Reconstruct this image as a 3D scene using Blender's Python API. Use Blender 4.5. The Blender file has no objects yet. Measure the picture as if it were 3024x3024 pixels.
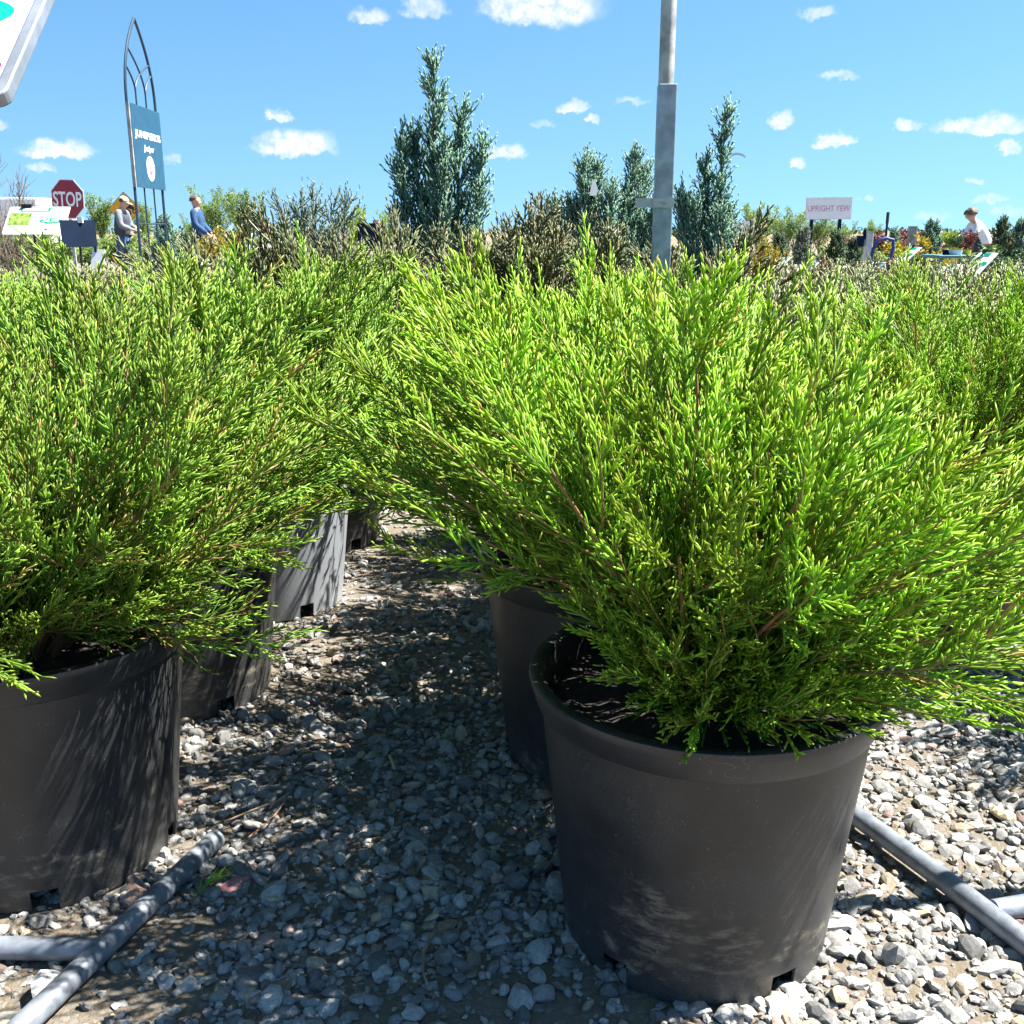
import bpy, bmesh, math, random
import numpy as np
from mathutils import Vector, Matrix, Euler
R = math.radians
scene = bpy.context.scene
COL = scene.collection
random.seed(7)

# ------------------------------------------------------------------ camera
CAM_H, PITCH, F = 1.0, R(15.3), 3028.0          # photo is 3024 px square
cam_d = bpy.data.cameras.new('camera'); cam = bpy.data.objects.new('camera', cam_d); COL.objects.link(cam)
cam.location = (0, 0, CAM_H); cam.rotation_euler = (R(90) - PITCH, 0, 0)
cam_d.sensor_width = 36; cam_d.lens = 36 * F / 3024; cam_d.clip_start = 0.02; cam_d.clip_end = 5000
scene.camera = cam
# ------------------------------------------------------------------ light
SUN_EL, SUN_AZ = R(57), R(6)                    # azimuth from +X towards +Y
to_sun = Vector((math.cos(SUN_EL) * math.cos(SUN_AZ), math.cos(SUN_EL) * math.sin(SUN_AZ), math.sin(SUN_EL)))
sun_d = bpy.data.lights.new('sun', 'SUN'); sun_d.energy = 5.0; sun_d.angle = R(0.5); sun_d.color = (1.0, 0.955, 0.87)
sun = bpy.data.objects.new('sun', sun_d); COL.objects.link(sun); sun.location = (20, 10, 30)
sun.rotation_euler = to_sun.to_track_quat('Z', 'Y').to_euler()
scene.view_settings.view_transform = 'Standard'; scene.view_settings.look = 'None'
scene.view_settings.exposure = 2.08; scene.view_settings.gamma = 1.0
scene.cycles.use_denoising = True; scene.cycles.use_adaptive_sampling = True; scene.cycles.adaptive_threshold = .02
scene.cycles.caustics_reflective = False; scene.cycles.caustics_refractive = False
scene.cycles.max_bounces = 4; scene.cycles.diffuse_bounces = 2; scene.cycles.glossy_bounces = 2
scene.cycles.transmission_bounces = 4; scene.cycles.transparent_max_bounces = 6

def ray(px, py):
    u, v = (px - 1512) / F, (py - 1512) / F
    c, s = math.cos(PITCH), math.sin(PITCH)
    return Vector((u, c - v * s, -s - v * c))
def ground(px, py, z=0.0):
    d = ray(px, py); t = (z - CAM_H) / d.z
    return Vector((0, 0, CAM_H)) + d * t
def at(px, py, Y):
    d = ray(px, py); return Vector((0, 0, CAM_H)) + d * (Y / d.y)

# ------------------------------------------------------------------ sky
W = bpy.data.worlds.new('World'); scene.world = W; W.use_nodes = True
nt = W.node_tree; nt.nodes.clear()
def wn(t, **k):
    n = nt.nodes.new(t)
    for a, b in k.items(): setattr(n, a, b)
    return n
def wl(a, b): nt.links.new(a, b)
SKY_S = 0.0535
sky = wn('ShaderNodeTexSky'); sky.sky_type = 'NISHITA'; sky.sun_disc = False
sky.sun_elevation = SUN_EL; sky.sun_rotation = R(90) - SUN_AZ; sky.altitude = 300; sky.air_density = 1.0; sky.dust_density = 0.3; sky.ozone_density = 2.2
tc = wn('ShaderNodeTexCoord')
skz = wn('ShaderNodeVectorMath', operation='MULTIPLY_ADD'); wl(tc.outputs['Generated'], skz.inputs[0]); skz.inputs[1].default_value = (1, 1, .85); skz.inputs[2].default_value = (0, 0, .17)
skn = wn('ShaderNodeVectorMath', operation='NORMALIZE'); wl(skz.outputs[0], skn.inputs[0]); wl(skn.outputs[0], sky.inputs[0])
sep = wn('ShaderNodeSeparateXYZ'); wl(tc.outputs['Generated'], sep.inputs[0])
az = wn('ShaderNodeMath', operation='ARCTAN2'); wl(sep.outputs[0], az.inputs[0]); wl(sep.outputs[1], az.inputs[1])
el = wn('ShaderNodeMath', operation='ARCSINE'); wl(sep.outputs[2], el.inputs[0])
comb = wn('ShaderNodeCombineXYZ'); wl(az.outputs[0], comb.inputs[0]); wl(el.outputs[0], comb.inputs[1])
def noise3(scale, detail, rough):
    n = wn('ShaderNodeTexNoise'); n.inputs['Scale'].default_value = scale; n.inputs['Detail'].default_value = detail
    n.inputs['Roughness'].default_value = rough; wl(tc.outputs['Generated'], n.inputs['Vector']); return n
nz = noise3(60, 7, 0.66)
nsub = wn('ShaderNodeVectorMath', operation='SUBTRACT'); wl(nz.outputs['Color'], nsub.inputs[0]); nsub.inputs[1].default_value = (.5, .5, .5)
nscale = wn('ShaderNodeVectorMath', operation='MULTIPLY'); wl(nsub.outputs[0], nscale.inputs[0]); nscale.inputs[1].default_value = (.040, .020, 0)
pos = wn('ShaderNodeVectorMath', operation='ADD'); wl(comb.outputs[0], pos.inputs[0]); wl(nscale.outputs[0], pos.inputs[1])
# clouds: centre x, y, half width, half height in photo px, strength
CL = [(1600, 5, 190, 75, 1), (1098, 50, 62, 28, .8), (1255, 18, 75, 40, .62), (172, 440, 108, 30, .95), (118, 494, 40, 16, .7),
      (820, 341, 44, 20, .85), (870, 424, 130, 42, 1), (1487, 452, 70, 25, .95), (1695, 313, 58, 18, .75), (1757, 351, 26, 13, .75),
      (1866, 297, 50, 13, .5), (2410, 40, 56, 18, .55), (2475, 222, 60, 14, .55), (2300, 352, 46, 28, .75), (2462, 417, 62, 24, .95),
      (2360, 483, 36, 15, .8), (2672, 366, 46, 18, .8), (2905, 372, 150, 30, .98), (2985, 436, 32, 24, .8), (2920, 592, 46, 14, .5),
      (2562, 588, 20, 10, .5), (2885, 532, 26, 10, .45), (505, 472, 36, 15, .45), (-10, 370, 30, 17, .6), (1610, 365, 50, 12, .3),
      (2750, 640, 60, 14, .35), (2990, 625, 70, 14, .35), (690, 668, 60, 14, .35)]
spec = []
for (cx, cy, hw, hh, s) in CL:
    d = ray(cx, cy).normalized()
    spec.append((math.atan2(d.x, d.y), math.asin(d.z), hw * .95 / F, hh * .85 / F, s))
rc = random.Random(3)                             # the same fair-weather clouds go on all round
for i in range(26):
    a = R(40) + R(280) * (i + rc.random()) / 26; e = R(rc.uniform(3, 34)); w = rc.uniform(.02, .07)
    spec.append((a if a < math.pi else a - 2 * math.pi, e, w, w * rc.uniform(.25, .4), rc.uniform(.6, 1)))
acc = None
for (a, e, w, h, s) in spec:
    mp = wn('ShaderNodeVectorMath', operation='SUBTRACT'); wl(pos.outputs[0], mp.inputs[0]); mp.inputs[1].default_value = (a, e - h * .35, 0)
    sc = wn('ShaderNodeVectorMath', operation='MULTIPLY'); wl(mp.outputs[0], sc.inputs[0]); sc.inputs[1].default_value = (1 / w, 1 / (1.5 * h), 0)
    ng = wn('ShaderNodeVectorMath', operation='MULTIPLY'); wl(sc.outputs[0], ng.inputs[0]); ng.inputs[1].default_value = (-1, -2.4, 1)
    mx = wn('ShaderNodeVectorMath', operation='MAXIMUM'); wl(sc.outputs[0], mx.inputs[0]); wl(ng.outputs[0], mx.inputs[1])
    ln = wn('ShaderNodeVectorMath', operation='LENGTH'); wl(mx.outputs[0], ln.inputs[0])
    mr = wn('ShaderNodeMapRange'); mr.interpolation_type = 'SMOOTHSTEP'
    wl(ln.outputs['Value'], mr.inputs[0]); mr.inputs[1].default_value = 1.08; mr.inputs[2].default_value = .5; mr.inputs[3].default_value = 0; mr.inputs[4].default_value = s
    if acc is None: acc = mr.outputs[0]
    else:
        m = wn('ShaderNodeMath', operation='MAXIMUM'); wl(acc, m.inputs[0]); wl(mr.outputs[0], m.inputs[1]); acc = m.outputs[0]
nd = noise3(120, 4, .6)
dm = wn('ShaderNodeMapRange'); wl(nd.outputs['Fac'], dm.inputs[0]); dm.inputs[1].default_value = .25; dm.inputs[2].default_value = .6; dm.inputs[3].default_value = .35; dm.inputs[4].default_value = 1
cm = wn('ShaderNodeMath', operation='MULTIPLY'); wl(acc, cm.inputs[0]); wl(dm.outputs[0], cm.inputs[1])
hs = wn('ShaderNodeHueSaturation'); hs.inputs['Hue'].default_value = .49; hs.inputs['Saturation'].default_value = 1.2; hs.inputs['Value'].default_value = 1.0
wl(sky.outputs[0], hs.inputs['Color'])
cmix = wn('ShaderNodeMix', data_type='RGBA'); wl(cm.outputs[0], cmix.inputs['Factor']); wl(hs.outputs[0], cmix.inputs['A'])
cn = noise3(90, 5, .6); cw = wn('ShaderNodeMix', data_type='RGBA'); cr = wn('ShaderNodeMapRange'); wl(cn.outputs['Fac'], cr.inputs[0]); cr.inputs[1].default_value = .38; cr.inputs[2].default_value = .56
wl(cr.outputs[0], cw.inputs['Factor']); cw.inputs['A'].default_value = (.225 / SKY_S, .245 / SKY_S, .275 / SKY_S, 1); cw.inputs['B'].default_value = (.29 / SKY_S, .293 / SKY_S, .30 / SKY_S, 1); wl(cw.outputs['Result'], cmix.inputs['B'])
bg = wn('ShaderNodeBackground'); bg.inputs['Strength'].default_value = SKY_S; wl(cmix.outputs['Result'], bg.inputs['Color'])
wo = wn('ShaderNodeOutputWorld'); wl(bg.outputs[0], wo.inputs['Surface'])
W.cycles.sampling_method = 'MANUAL'; W.cycles.sample_map_resolution = 512

# ------------------------------------------------------------------ materials
class NT:
    def __init__(s, name):
        s.m = bpy.data.materials.new(name); s.m.use_nodes = True; s.t = s.m.node_tree; s.t.nodes.clear()
        s.out = s.n('ShaderNodeOutputMaterial')
    def n(s, typ, props=None, **inp):
        nd = s.t.nodes.new(typ)
        for a, b in (props or {}).items(): setattr(nd, a, b)
        for k, v in inp.items(): s.set(nd, k, v)
        return nd
    def set(s, nd, k, v):
        k = k.replace('_', ' ')
        i = nd.inputs[int(k[1:])] if k[0] == 'i' and k[1:].isdigit() else nd.inputs[k]
        if isinstance(v, bpy.types.NodeSocket): s.t.links.new(v, i)
        elif isinstance(v, tuple) and len(v) == 3 and i.type == 'RGBA': i.default_value = (*v, 1)
        else: i.default_value = v
    def noise(s, scale, detail=3, rough=.55, vec=None):
        n = s.n('ShaderNodeTexNoise', Scale=scale, Detail=detail, Roughness=rough)
        s.t.links.new(vec if vec is not None else s.obj(), n.inputs['Vector']); return n.outputs['Fac']
    def obj(s):
        if not hasattr(s, '_o'): s._o = s.n('ShaderNodeTexCoord').outputs['Object']
        return s._o
    def rng(s, v, a, b, c=0., d=1., smooth=True):
        n = s.n('ShaderNodeMapRange', {'interpolation_type': 'SMOOTHSTEP' if smooth else 'LINEAR'}, i0=v, i1=float(a), i2=float(b), i3=float(c), i4=float(d)); return n.outputs[0]
    def math(s, op, a, b=0.):
        return s.n('ShaderNodeMath', {'operation': op}, i0=a, i1=b).outputs[0]
    def mix(s, f, a, b):
        n = s.t.nodes.new('ShaderNodeMix'); n.data_type = 'RGBA'
        for k, v in (('Factor', f), ('A', a), ('B', b)):
            i = [q for q in n.inputs if q.name == k and (q.type == 'RGBA' or k == 'Factor')][0]
            if isinstance(v, bpy.types.NodeSocket): s.t.links.new(v, i)
            elif isinstance(v, tuple): i.default_value = (*v[:3], 1)
            else: i.default_value = v
        return [q for q in n.outputs if q.type == 'RGBA'][0]
    def bump(s, h, st=.3, dist=.002):
        return s.n('ShaderNodeBump', Height=h, Strength=st, Distance=dist).outputs[0]
    def principled(s, **k):
        p = s.n('ShaderNodeBsdfPrincipled', **k); s.t.links.new(p.outputs[0], s.out.inputs[0]); return p

_mc = {}
def mat(name, col, rough=.6, metal=0., var=.12, vs=8., bump=0., bs=60., spec=.5):
    if name in _mc: return _mc[name]
    t = NT(name)
    f = t.rng(t.noise(vs, 5), .3, .7, 1 - var, 1 + var)
    c = t.n('ShaderNodeVectorMath', {'operation': 'SCALE'}); c.inputs[0].default_value = col; t.t.links.new(f, c.inputs['Scale'])
    p = t.principled(Base_Color=c.outputs[0], Roughness=rough, Metallic=metal)
    p.inputs['Specular IOR Level'].default_value = spec
    if bump: t.set(p, 'Normal', t.bump(t.noise(bs, 4), bump))
    _mc[name] = t.m; return t.m

def foliage_mat(name, old, new, dead, transl=.32, rough=.42, vary=.45):
    if name in _mc: return _mc[name]
    t = NT(name)
    a = t.n('ShaderNodeAttribute'); a.attribute_name = 'fc'
    s = t.n('ShaderNodeSeparateColor', Color=a.outputs['Color'])
    c = t.mix(s.outputs[0], old, new)
    v = t.rng(s.outputs[1], 0, 1, 1 - vary, 1 + vary, smooth=False)
    h = t.rng(s.outputs[1], 0, 1, .478, .520, smooth=False)
    hs = t.n('ShaderNodeHueSaturation', Color=c, Value=v, Hue=h)
    c2 = t.mix(s.outputs[2], hs.outputs[0], dead)
    p = t.n('ShaderNodeBsdfPrincipled', Base_Color=c2, Roughness=rough); p.inputs['Specular IOR Level'].default_value = .4
    tr = t.n('ShaderNodeBsdfTranslucent', Color=t.mix(.25, c2, (new[0] * 1.3, new[1] * 1.3, new[2] * .6)))
    mx = t.n('ShaderNodeMixShader', i0=transl, i1=p.outputs[0], i2=tr.outputs[0])
    t.t.links.new(mx.outputs[0], t.out.inputs[0])
    _mc[name] = t.m; return t.m

M_LIME = foliage_mat('juniper_lime', (.048, .200, .022), (.52, .70, .060), (.38, .21, .07), .42)
M_GREEN = foliage_mat('juniper_green', (.046, .175, .030), (.42, .57, .070), (.42, .25, .095), .42)
M_BRONZE = foliage_mat('juniper_bronze', (.060, .095, .040), (.22, .22, .095), (.26, .16, .08), .28)
M_GREY = foliage_mat('juniper_grey', (.13, .19, .085), (.40, .43, .21), (.33, .22, .12), .28)
M_BLUE = foliage_mat('conifer_blue', (.08, .18, .13), (.27, .42, .29), (.2, .15, .08), .32, .55)
M_FEATHER = foliage_mat('feathery_blue', (.09, .14, .10), (.23, .27, .18), (.25, .17, .1), .25, .55)
M_SPRUCE = foliage_mat('dark_conifer', (.030, .075, .035), (.090, .150, .065), (.2, .15, .08), .2, .55)
M_LEAF = foliage_mat('young_leaf', (.11, .19, .05), (.29, .39, .12), (.25, .2, .08), .4, .5)
M_BRIGHT = foliage_mat('bright_leaf', (.12, .22, .03), (.36, .46, .06), (.3, .25, .06), .4, .5)
M_YELLOW = foliage_mat('golden_leaf', (.12, .12, .02), (.42, .33, .04), (.4, .25, .05), .35, .5)
M_RED = foliage_mat('maroon_leaf', (.09, .025, .03), (.22, .07, .06), (.2, .1, .06), .3, .5)
M_BROWN = foliage_mat('brown_mound', (.12, .095, .045), (.29, .215, .105), (.3, .2, .1), .2, .6)

def bark_mat():
    t = NT('bark'); v = t.n('ShaderNodeMapping', Vector=t.obj(), Scale=(60, 60, 14)).outputs[0]
    n = t.noise(3, 5, .6, v)
    t.principled(Base_Color=t.mix(n, (.13, .06, .028), (.42, .24, .11)), Roughness=.85, Normal=t.bump(n, .5, .002)); return t.m
M_BARK = bark_mat(); M_TWIGG = mat('olive_twig', (.22, .17, .05), .7, var=.4, vs=30)

def pot_mat(name='black_nursery_plastic', dark=(.0185, .0200, .0225), dust=(.100, .101, .098)):
    t = NT(name); o = t.obj()
    sp = t.n('ShaderNodeSeparateXYZ', Vector=o).outputs[2]
    fine = t.noise(420, 2, .6); big = t.noise(9, 4, .6); mid = t.noise(38, 5, .65)
    # dust speckle
    sp1 = t.n('ShaderNodeTexVoronoi', {'feature': 'F1'}, Scale=170, Vector=o).outputs['Distance']
    speck = t.math('MULTIPLY', t.rng(sp1, .16, .05), t.rng(mid, .5, .62))
    # scratches: stretched noise, thin bands
    def scratch(rot, sc, lo):
        m = t.n('ShaderNodeMapping', Vector=o, Rotation=rot, Scale=sc).outputs[0]
        n = t.noise(1, 2, .5, m)
        band = t.math('ABSOLUTE', t.math('SUBTRACT', n, .5))
        return t.math('MULTIPLY', t.rng(band, .006, .001), t.rng(t.noise(11, 2, .5, t.n('ShaderNodeMapping', Vector=o, Location=(lo, 3, 1)).outputs[0]), .56, .68))
    scr = t.math('MAXIMUM', scratch((.3, .2, .5), (9, 60, 22), 2.), scratch((1.1, .4, -.3), (40, 16, 70), 7.))
    low = t.rng(sp, .15, .0)
    mud = t.math('MULTIPLY', t.rng(t.noise(13, 6, .72, t.n('ShaderNodeMapping', Vector=o, Scale=(1, 1, 2.2)).outputs[0]), .52, .68), t.rng(sp, .17, .06))
    mud = t.math('MULTIPLY', mud, t.rng(mid, .4, .6))
    for (cx, cy, cz, rr_) in ((-.105, -.178, .115, .075), (-.02, -.21, .085, .06)):    # hand-sized smears of dried mud
        dv = t.n('ShaderNodeVectorMath', {'operation': 'DISTANCE'}); t.t.links.new(o, dv.inputs[0]); dv.inputs[1].default_value = (cx, cy, cz)
        st_ = t.noise(1, 5, .7, t.n('ShaderNodeMapping', Vector=o, Rotation=(.2, .5, .3), Scale=(22, 22, 70)).outputs[0])
        mud = t.math('MAXIMUM', mud, t.math('MULTIPLY', t.rng(dv.outputs['Value'], rr_, rr_ * .55), t.math('MULTIPLY', t.rng(st_, .46, .66), .7)))
    film = t.math('MULTIPLY', t.rng(big, .35, .75), .35)
    film = t.math('MAXIMUM', film, t.math('MULTIPLY', low, .42))
    film = t.math('MULTIPLY', film, t.rng(fine, .3, .65))
    c = t.mix(film, dark, dust)
    c = t.mix(t.math('MULTIPLY', speck, .7), c, (.30, .29, .26))
    c = t.mix(t.math('MULTIPLY', scr, .16), c, (.34, .33, .30))
    c = t.mix(t.math('MULTIPLY', mud, .75), c, (.27, .225, .165))
    r = t.rng(t.math('MAXIMUM', film, mud), 0, .5, .36, .6)
    h = t.math('ADD', t.math('MULTIPLY', fine, .6), t.math('MULTIPLY', t.noise(130, 3), .5))
    p = t.principled(Base_Color=c, Roughness=r, Normal=t.bump(h, .22, .0012)); p.inputs['Specular IOR Level'].default_value = .55
    return t.m
M_POT = pot_mat(); M_POTG = pot_mat('sunlit_grey_plastic', (.22, .235, .26), (.30, .30, .30))  # grey one is a paler copy of the pot plastic, sunlight put into its colour
M_SOIL = mat('potting_soil', (.018, .013, .010), .95, var=.5, vs=60, bump=.9, bs=90)

def gravel_stone_mat():
    t = NT('crushed_stone'); a = t.n('ShaderNodeAttribute'); a.attribute_name = 'sc'
    n = t.noise(90, 5, .65); w = t.noise(420, 3, .6)
    f = t.math('ADD', t.rng(n, .25, .75, .72, 1.2), t.rng(w, .3, .7, -.14, .14))
    c = t.n('ShaderNodeVectorMath', {'operation': 'SCALE'}); t.t.links.new(a.outputs['Color'], c.inputs[0]); t.t.links.new(f, c.inputs['Scale'])
    t.principled(Base_Color=c.outputs[0], Roughness=.82, Normal=t.bump(t.math('ADD', n, w), .5, .0015)); return t.m
M_STONE = gravel_stone_mat()
def ground_mat():
    t = NT('sandy_gravel_bed'); o = t.obj()
    vo = t.n('ShaderNodeTexVoronoi', {'feature': 'F1'}, Scale=75, Vector=o)
    vd = t.n('ShaderNodeTexVoronoi', {'feature': 'DISTANCE_TO_EDGE'}, Scale=75, Vector=o).outputs['Distance']
    br = t.n('ShaderNodeSeparateColor', Color=vo.outputs['Color']).outputs[0]
    n = t.noise(5, 6, .65); g = t.noise(320, 4, .65)
    dirt = t.mix(g, (.075, .057, .040), (.20, .165, .120))
    peb = t.mix(br, (.10, .10, .097), (.26, .255, .24))
    isp = t.math('MULTIPLY', t.rng(vd, .03, .10), t.rng(br, .25, .45))
    far = t.rng(t.n('ShaderNodeSeparateXYZ', Vector=o).outputs[1], 3.0, 7.0, .35, 1.)
    c = t.mix(t.math('MULTIPLY', isp, far), dirt, peb)
    c = t.mix(t.math('MULTIPLY', t.rng(n, .45, .7), .35), c, (.13, .10, .068))
    t.principled(Base_Color=c, Roughness=.93, Normal=t.bump(t.math('ADD', t.math('MULTIPLY', vd, 1.5), g), .8, .004)); return t.m
M_GROUND = ground_mat()
M_GALV = mat('galvanised_steel', (.30, .33, .37), .5, .65, var=.2, vs=26, bump=.15, bs=120)
M_GALVD = mat('weathered_pipe', (.36, .355, .34), .6, .5, var=.35, vs=16, bump=.25, bs=80)
M_TUBE = mat('scuffed_grey_tube', (.165, .185, .215), .5, .25, var=.3, vs=30, bump=.3, bs=140)
M_BLACKM = mat('black_metal', (.02, .022, .026), .5, .3)
M_TRELLIS = mat('dark_trellis_iron', (.022, .05, .085), .5, .3)
M_TEAL = mat('teal_banner_paint', (.008, .062, .115), .5, 0, var=.1, vs=14)
M_WHITE = mat('white_sign_plastic', (.78, .78, .78), .45, 0, var=.03)
M_LETTER = mat('white_lettering', (.80, .81, .82), .5, 0, var=.02)
M_STOP = mat('stop_red', (.25, .008, .028), .4, 0, var=.06)
M_AMBER = mat('amber_sign', (.80, .36, .015), .45, 0, var=.06)
M_BLK = mat('flat_black', (.012, .012, .014), .6)
M_GRN = mat('print_green', (.0, .30, .13), .45, 0, var=.06)
M_EMER = mat('oval_green', (.0, .36, .20), .4, 0, var=.16, vs=40)
M_PINK = mat('faded_pink', (.70, .20, .36), .5, 0, var=.1)
M_REDP = mat('print_red', (.70, .02, .12), .4)
M_LIMEP = mat('print_lime', (.20, .34, .06), .5, 0, var=.75, vs=30)
M_NAVY = mat('dark_blue_panel', (.008, .018, .040), .8, spec=.1)
M_WOOD = mat('weathered_post_wood', (.30, .27, .235), .85, 0, var=.3, vs=14, bump=.4, bs=50)
M_BLUE_T = mat('blue_padded_tube', (.015, .035, .16), .5)
M_TABLE = mat('teal_table', (.10, .25, .27), .6)
M_TRUNK = mat('tree_bark', (.16, .13, .10), .9, 0, var=.3, vs=12, bump=.4)
M_SKIN = mat('skin', (.48, .27, .19), .55, 0, var=.05)
M_HAIRB = mat('brown_hair', (.07, .04, .025), .7, 0, var=.3, vs=60)
M_HAIRG = mat('dark_wavy_hair', (.10, .075, .06), .7, 0, var=.6, vs=40)
M_GOLD = mat('golden_tag', (.75, .45, .03), .6)

# ------------------------------------------------------------------ builders
def fast_mesh(name, V, Fa, attrs=None, smooth=True):
    """V (n,3), Fa (m,k) constant k"""
    V = np.ascontiguousarray(V, np.float32); Fa = np.ascontiguousarray(Fa, np.int32)
    me = bpy.data.meshes.new(name); m, k = Fa.shape
    me.vertices.add(len(V)); me.vertices.foreach_set('co', V.ravel())
    me.loops.add(m * k); me.loops.foreach_set('vertex_index', Fa.ravel())
    me.polygons.add(m); me.polygons.foreach_set('loop_start', np.arange(0, m * k, k, dtype=np.int32))
    me.polygons.foreach_set('use_smooth', np.full(m, smooth, bool))
    for an, arr in (attrs or {}).items():
        at_ = me.attributes.new(an, 'FLOAT_COLOR', 'POINT'); at_.data.foreach_set('color', np.ascontiguousarray(arr, np.float32).ravel())
    me.update(); me.validate()
    return me
def link(name, me, material=None, parent=None, loc=None, rot=None):
    o = bpy.data.objects.new(name, me); COL.objects.link(o)
    if material is not None and not me.materials: me.materials.append(material)
    if parent is not None: o.parent = parent
    if loc is not None: o.location = loc
    if rot is not None: o.rotation_euler = rot
    return o
def tag(o, label=None, cat=None, group=None, kind=None):
    if label: o['label'] = label
    if cat: o['category'] = cat
    if group: o['group'] = group
    if kind: o['kind'] = kind
    return o
def thing(name, loc, label, cat, rz=0, group=None):
    o = bpy.data.objects.new(name, None); COL.objects.link(o); o.location = loc; o.rotation_euler = (0, 0, rz); o.empty_display_size = .1
    return tag(o, label, cat, group)
def copy_tree(o, parent=None):
    c = o.copy(); COL.objects.link(c); c.parent = parent
    for ch in list(o.children): copy_tree(ch, c)
    return c

class MB:
    def __init__(s): s.v = []; s.f = []
    def add(s, V, Fs):
        b = len(s.v); s.v += [tuple(p) for p in V]; s.f += [tuple(i + b for i in f) for f in Fs]; return s
    def box(s, c, size, rot=None):
        x, y, z = [q / 2 for q in size]
        P = [Vector((sx * x, sy * y, sz * z)) for sx in (-1, 1) for sy in (-1, 1) for sz in (-1, 1)]
        if rot is not None: P = [rot @ p for p in P]
        P = [p + Vector(c) for p in P]
        return s.add(P, [(0, 1, 3, 2), (4, 6, 7, 5), (0, 4, 5, 1), (2, 3, 7, 6), (0, 2, 6, 4), (1, 5, 7, 3)])
    def tube(s, pts, r, n=10, caps=True):
        pts = [Vector(p) for p in pts]; rs = r if isinstance(r, (list, tuple)) else [r] * len(pts)
        V = []; Fs = []; ref = None
        for i, p in enumerate(pts):
            T = (pts[min(i + 1, len(pts) - 1)] - pts[max(i - 1, 0)]).normalized()
            if ref is None: ref = T.orthogonal().normalized()
            ref = (ref - T * ref.dot(T)).normalized(); B = T.cross(ref)
            for k in range(n):
                a = 2 * math.pi * k / n; V.append(p + (ref * math.cos(a) + B * math.sin(a)) * rs[i])
        for i in range(len(pts) - 1):
            for k in range(n):
                k2 = (k + 1) % n; Fs.append((i * n + k, i * n + k2, (i + 1) * n + k2, (i + 1) * n + k))
        if caps: Fs += [tuple(reversed(range(n))), tuple(range((len(pts) - 1) * n, len(pts) * n))]
        return s.add(V, Fs)
    def lathe(s, prof, n=48, c=(0, 0, 0), jitter=0, rnd=None):
        V = []; Fs = []
        for (r, z) in prof:
            for k in range(n):
                a = 2 * math.pi * k / n; j = (rnd.uniform(-jitter, jitter) if jitter else 0)
                V.append((c[0] + r * math.cos(a), c[1] + r * math.sin(a), c[2] + z + j))
        for i in range(len(prof) - 1):
            for k in range(n):
                k2 = (k + 1) % n; Fs.append((i * n + k, i * n + k2, (i + 1) * n + k2, (i + 1) * n + k))
        return s.add(V, Fs)
    def prism(s, poly, th, M):
        """poly 2d (x right, y up) in frame M (4x4: x right, y up, z out), extruded 0..th along z"""
        n = len(poly)
        V = [M @ Vector((x, y, z)) for z in (0, th) for (x, y) in poly]
        Fs = [tuple(reversed(range(n))), tuple(range(n, 2 * n))] + [(i, (i + 1) % n, n + (i + 1) % n, n + i) for i in range(n)]
        return s.add(V, Fs)
    def build(s, name, m, parent=None, smooth=False, loc=None, rot=None, bevel=0):
        me = bpy.data.meshes.new(name); me.from_pydata(s.v, [], s.f); me.update()
        if smooth:
            me.polygons.foreach_set('use_smooth', [True] * len(me.polygons))
            try: me.set_sharp_from_angle(angle=R(38))
            except Exception: pass
        o = link(name, me, m, parent, loc, rot)
        if bevel:
            b = o.modifiers.new('bevel', 'BEVEL'); b.width = bevel; b.segments = 2; b.limit_method = 'ANGLE'
        return o
def frame(o, right, up):
    r = Vector(right).normalized(); u = Vector(up); u = (u - r * u.dot(r)).normalized(); n = r.cross(u)
    return Matrix(((r.x, u.x, n.x, o[0]), (r.y, u.y, n.y, o[1]), (r.z, u.z, n.z, o[2]), (0, 0, 0, 1)))
def rect(w, h, x=0, y=0): return [(x - w / 2, y - h / 2), (x + w / 2, y - h / 2), (x + w / 2, y + h / 2), (x - w / 2, y + h / 2)]
def oval(w, h, x=0, y=0, n=36): return [(x + w / 2 * math.cos(2 * math.pi * k / n), y + h / 2 * math.sin(2 * math.pi * k / n)) for k in range(n)]
def rrect(w, h, r, x=0, y=0, n=5):
    P = []
    for cx, cy, a0 in ((w / 2 - r, h / 2 - r, 0), (-w / 2 + r, h / 2 - r, 90), (-w / 2 + r, -h / 2 + r, 180), (w / 2 - r, -h / 2 + r, 270)):
        for k in range(n + 1):
            a = R(a0 + 90 * k / n); P.append((x + cx + r * math.cos(a), y + cy + r * math.sin(a)))
    return P
def text(name, body, M, width, height, m, parent, th=.002, bold=0., shear=0., z=.0):
    """text fitted to width x height, centred at the frame origin"""
    cu = bpy.data.curves.new('txt', 'FONT'); cu.body = body; cu.size = 1; cu.extrude = .01; cu.offset = bold; cu.shear = shear; cu.resolution_u = 3
    ob = bpy.data.objects.new('txt', cu); COL.objects.link(ob); dg = bpy.context.evaluated_depsgraph_get(); dg.update()
    me = bpy.data.meshes.new_from_object(ob.evaluated_get(dg)); bpy.data.objects.remove(ob); bpy.data.curves.remove(cu)
    co = np.array([v.co[:] for v in me.vertices]); lo, hi = co.min(0), co.max(0)
    for v in me.vertices:
        p = v.co
        v.co = M @ Vector(((p.x - (lo[0] + hi[0]) / 2) / (hi[0] - lo[0]) * width, (p.y - (lo[1] + hi[1]) / 2) / (hi[1] - lo[1]) * height, z + (p.z - lo[2]) / .02 * th))
    me.name = name; me.materials.clear()
    return link(name, me, m, parent)

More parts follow.
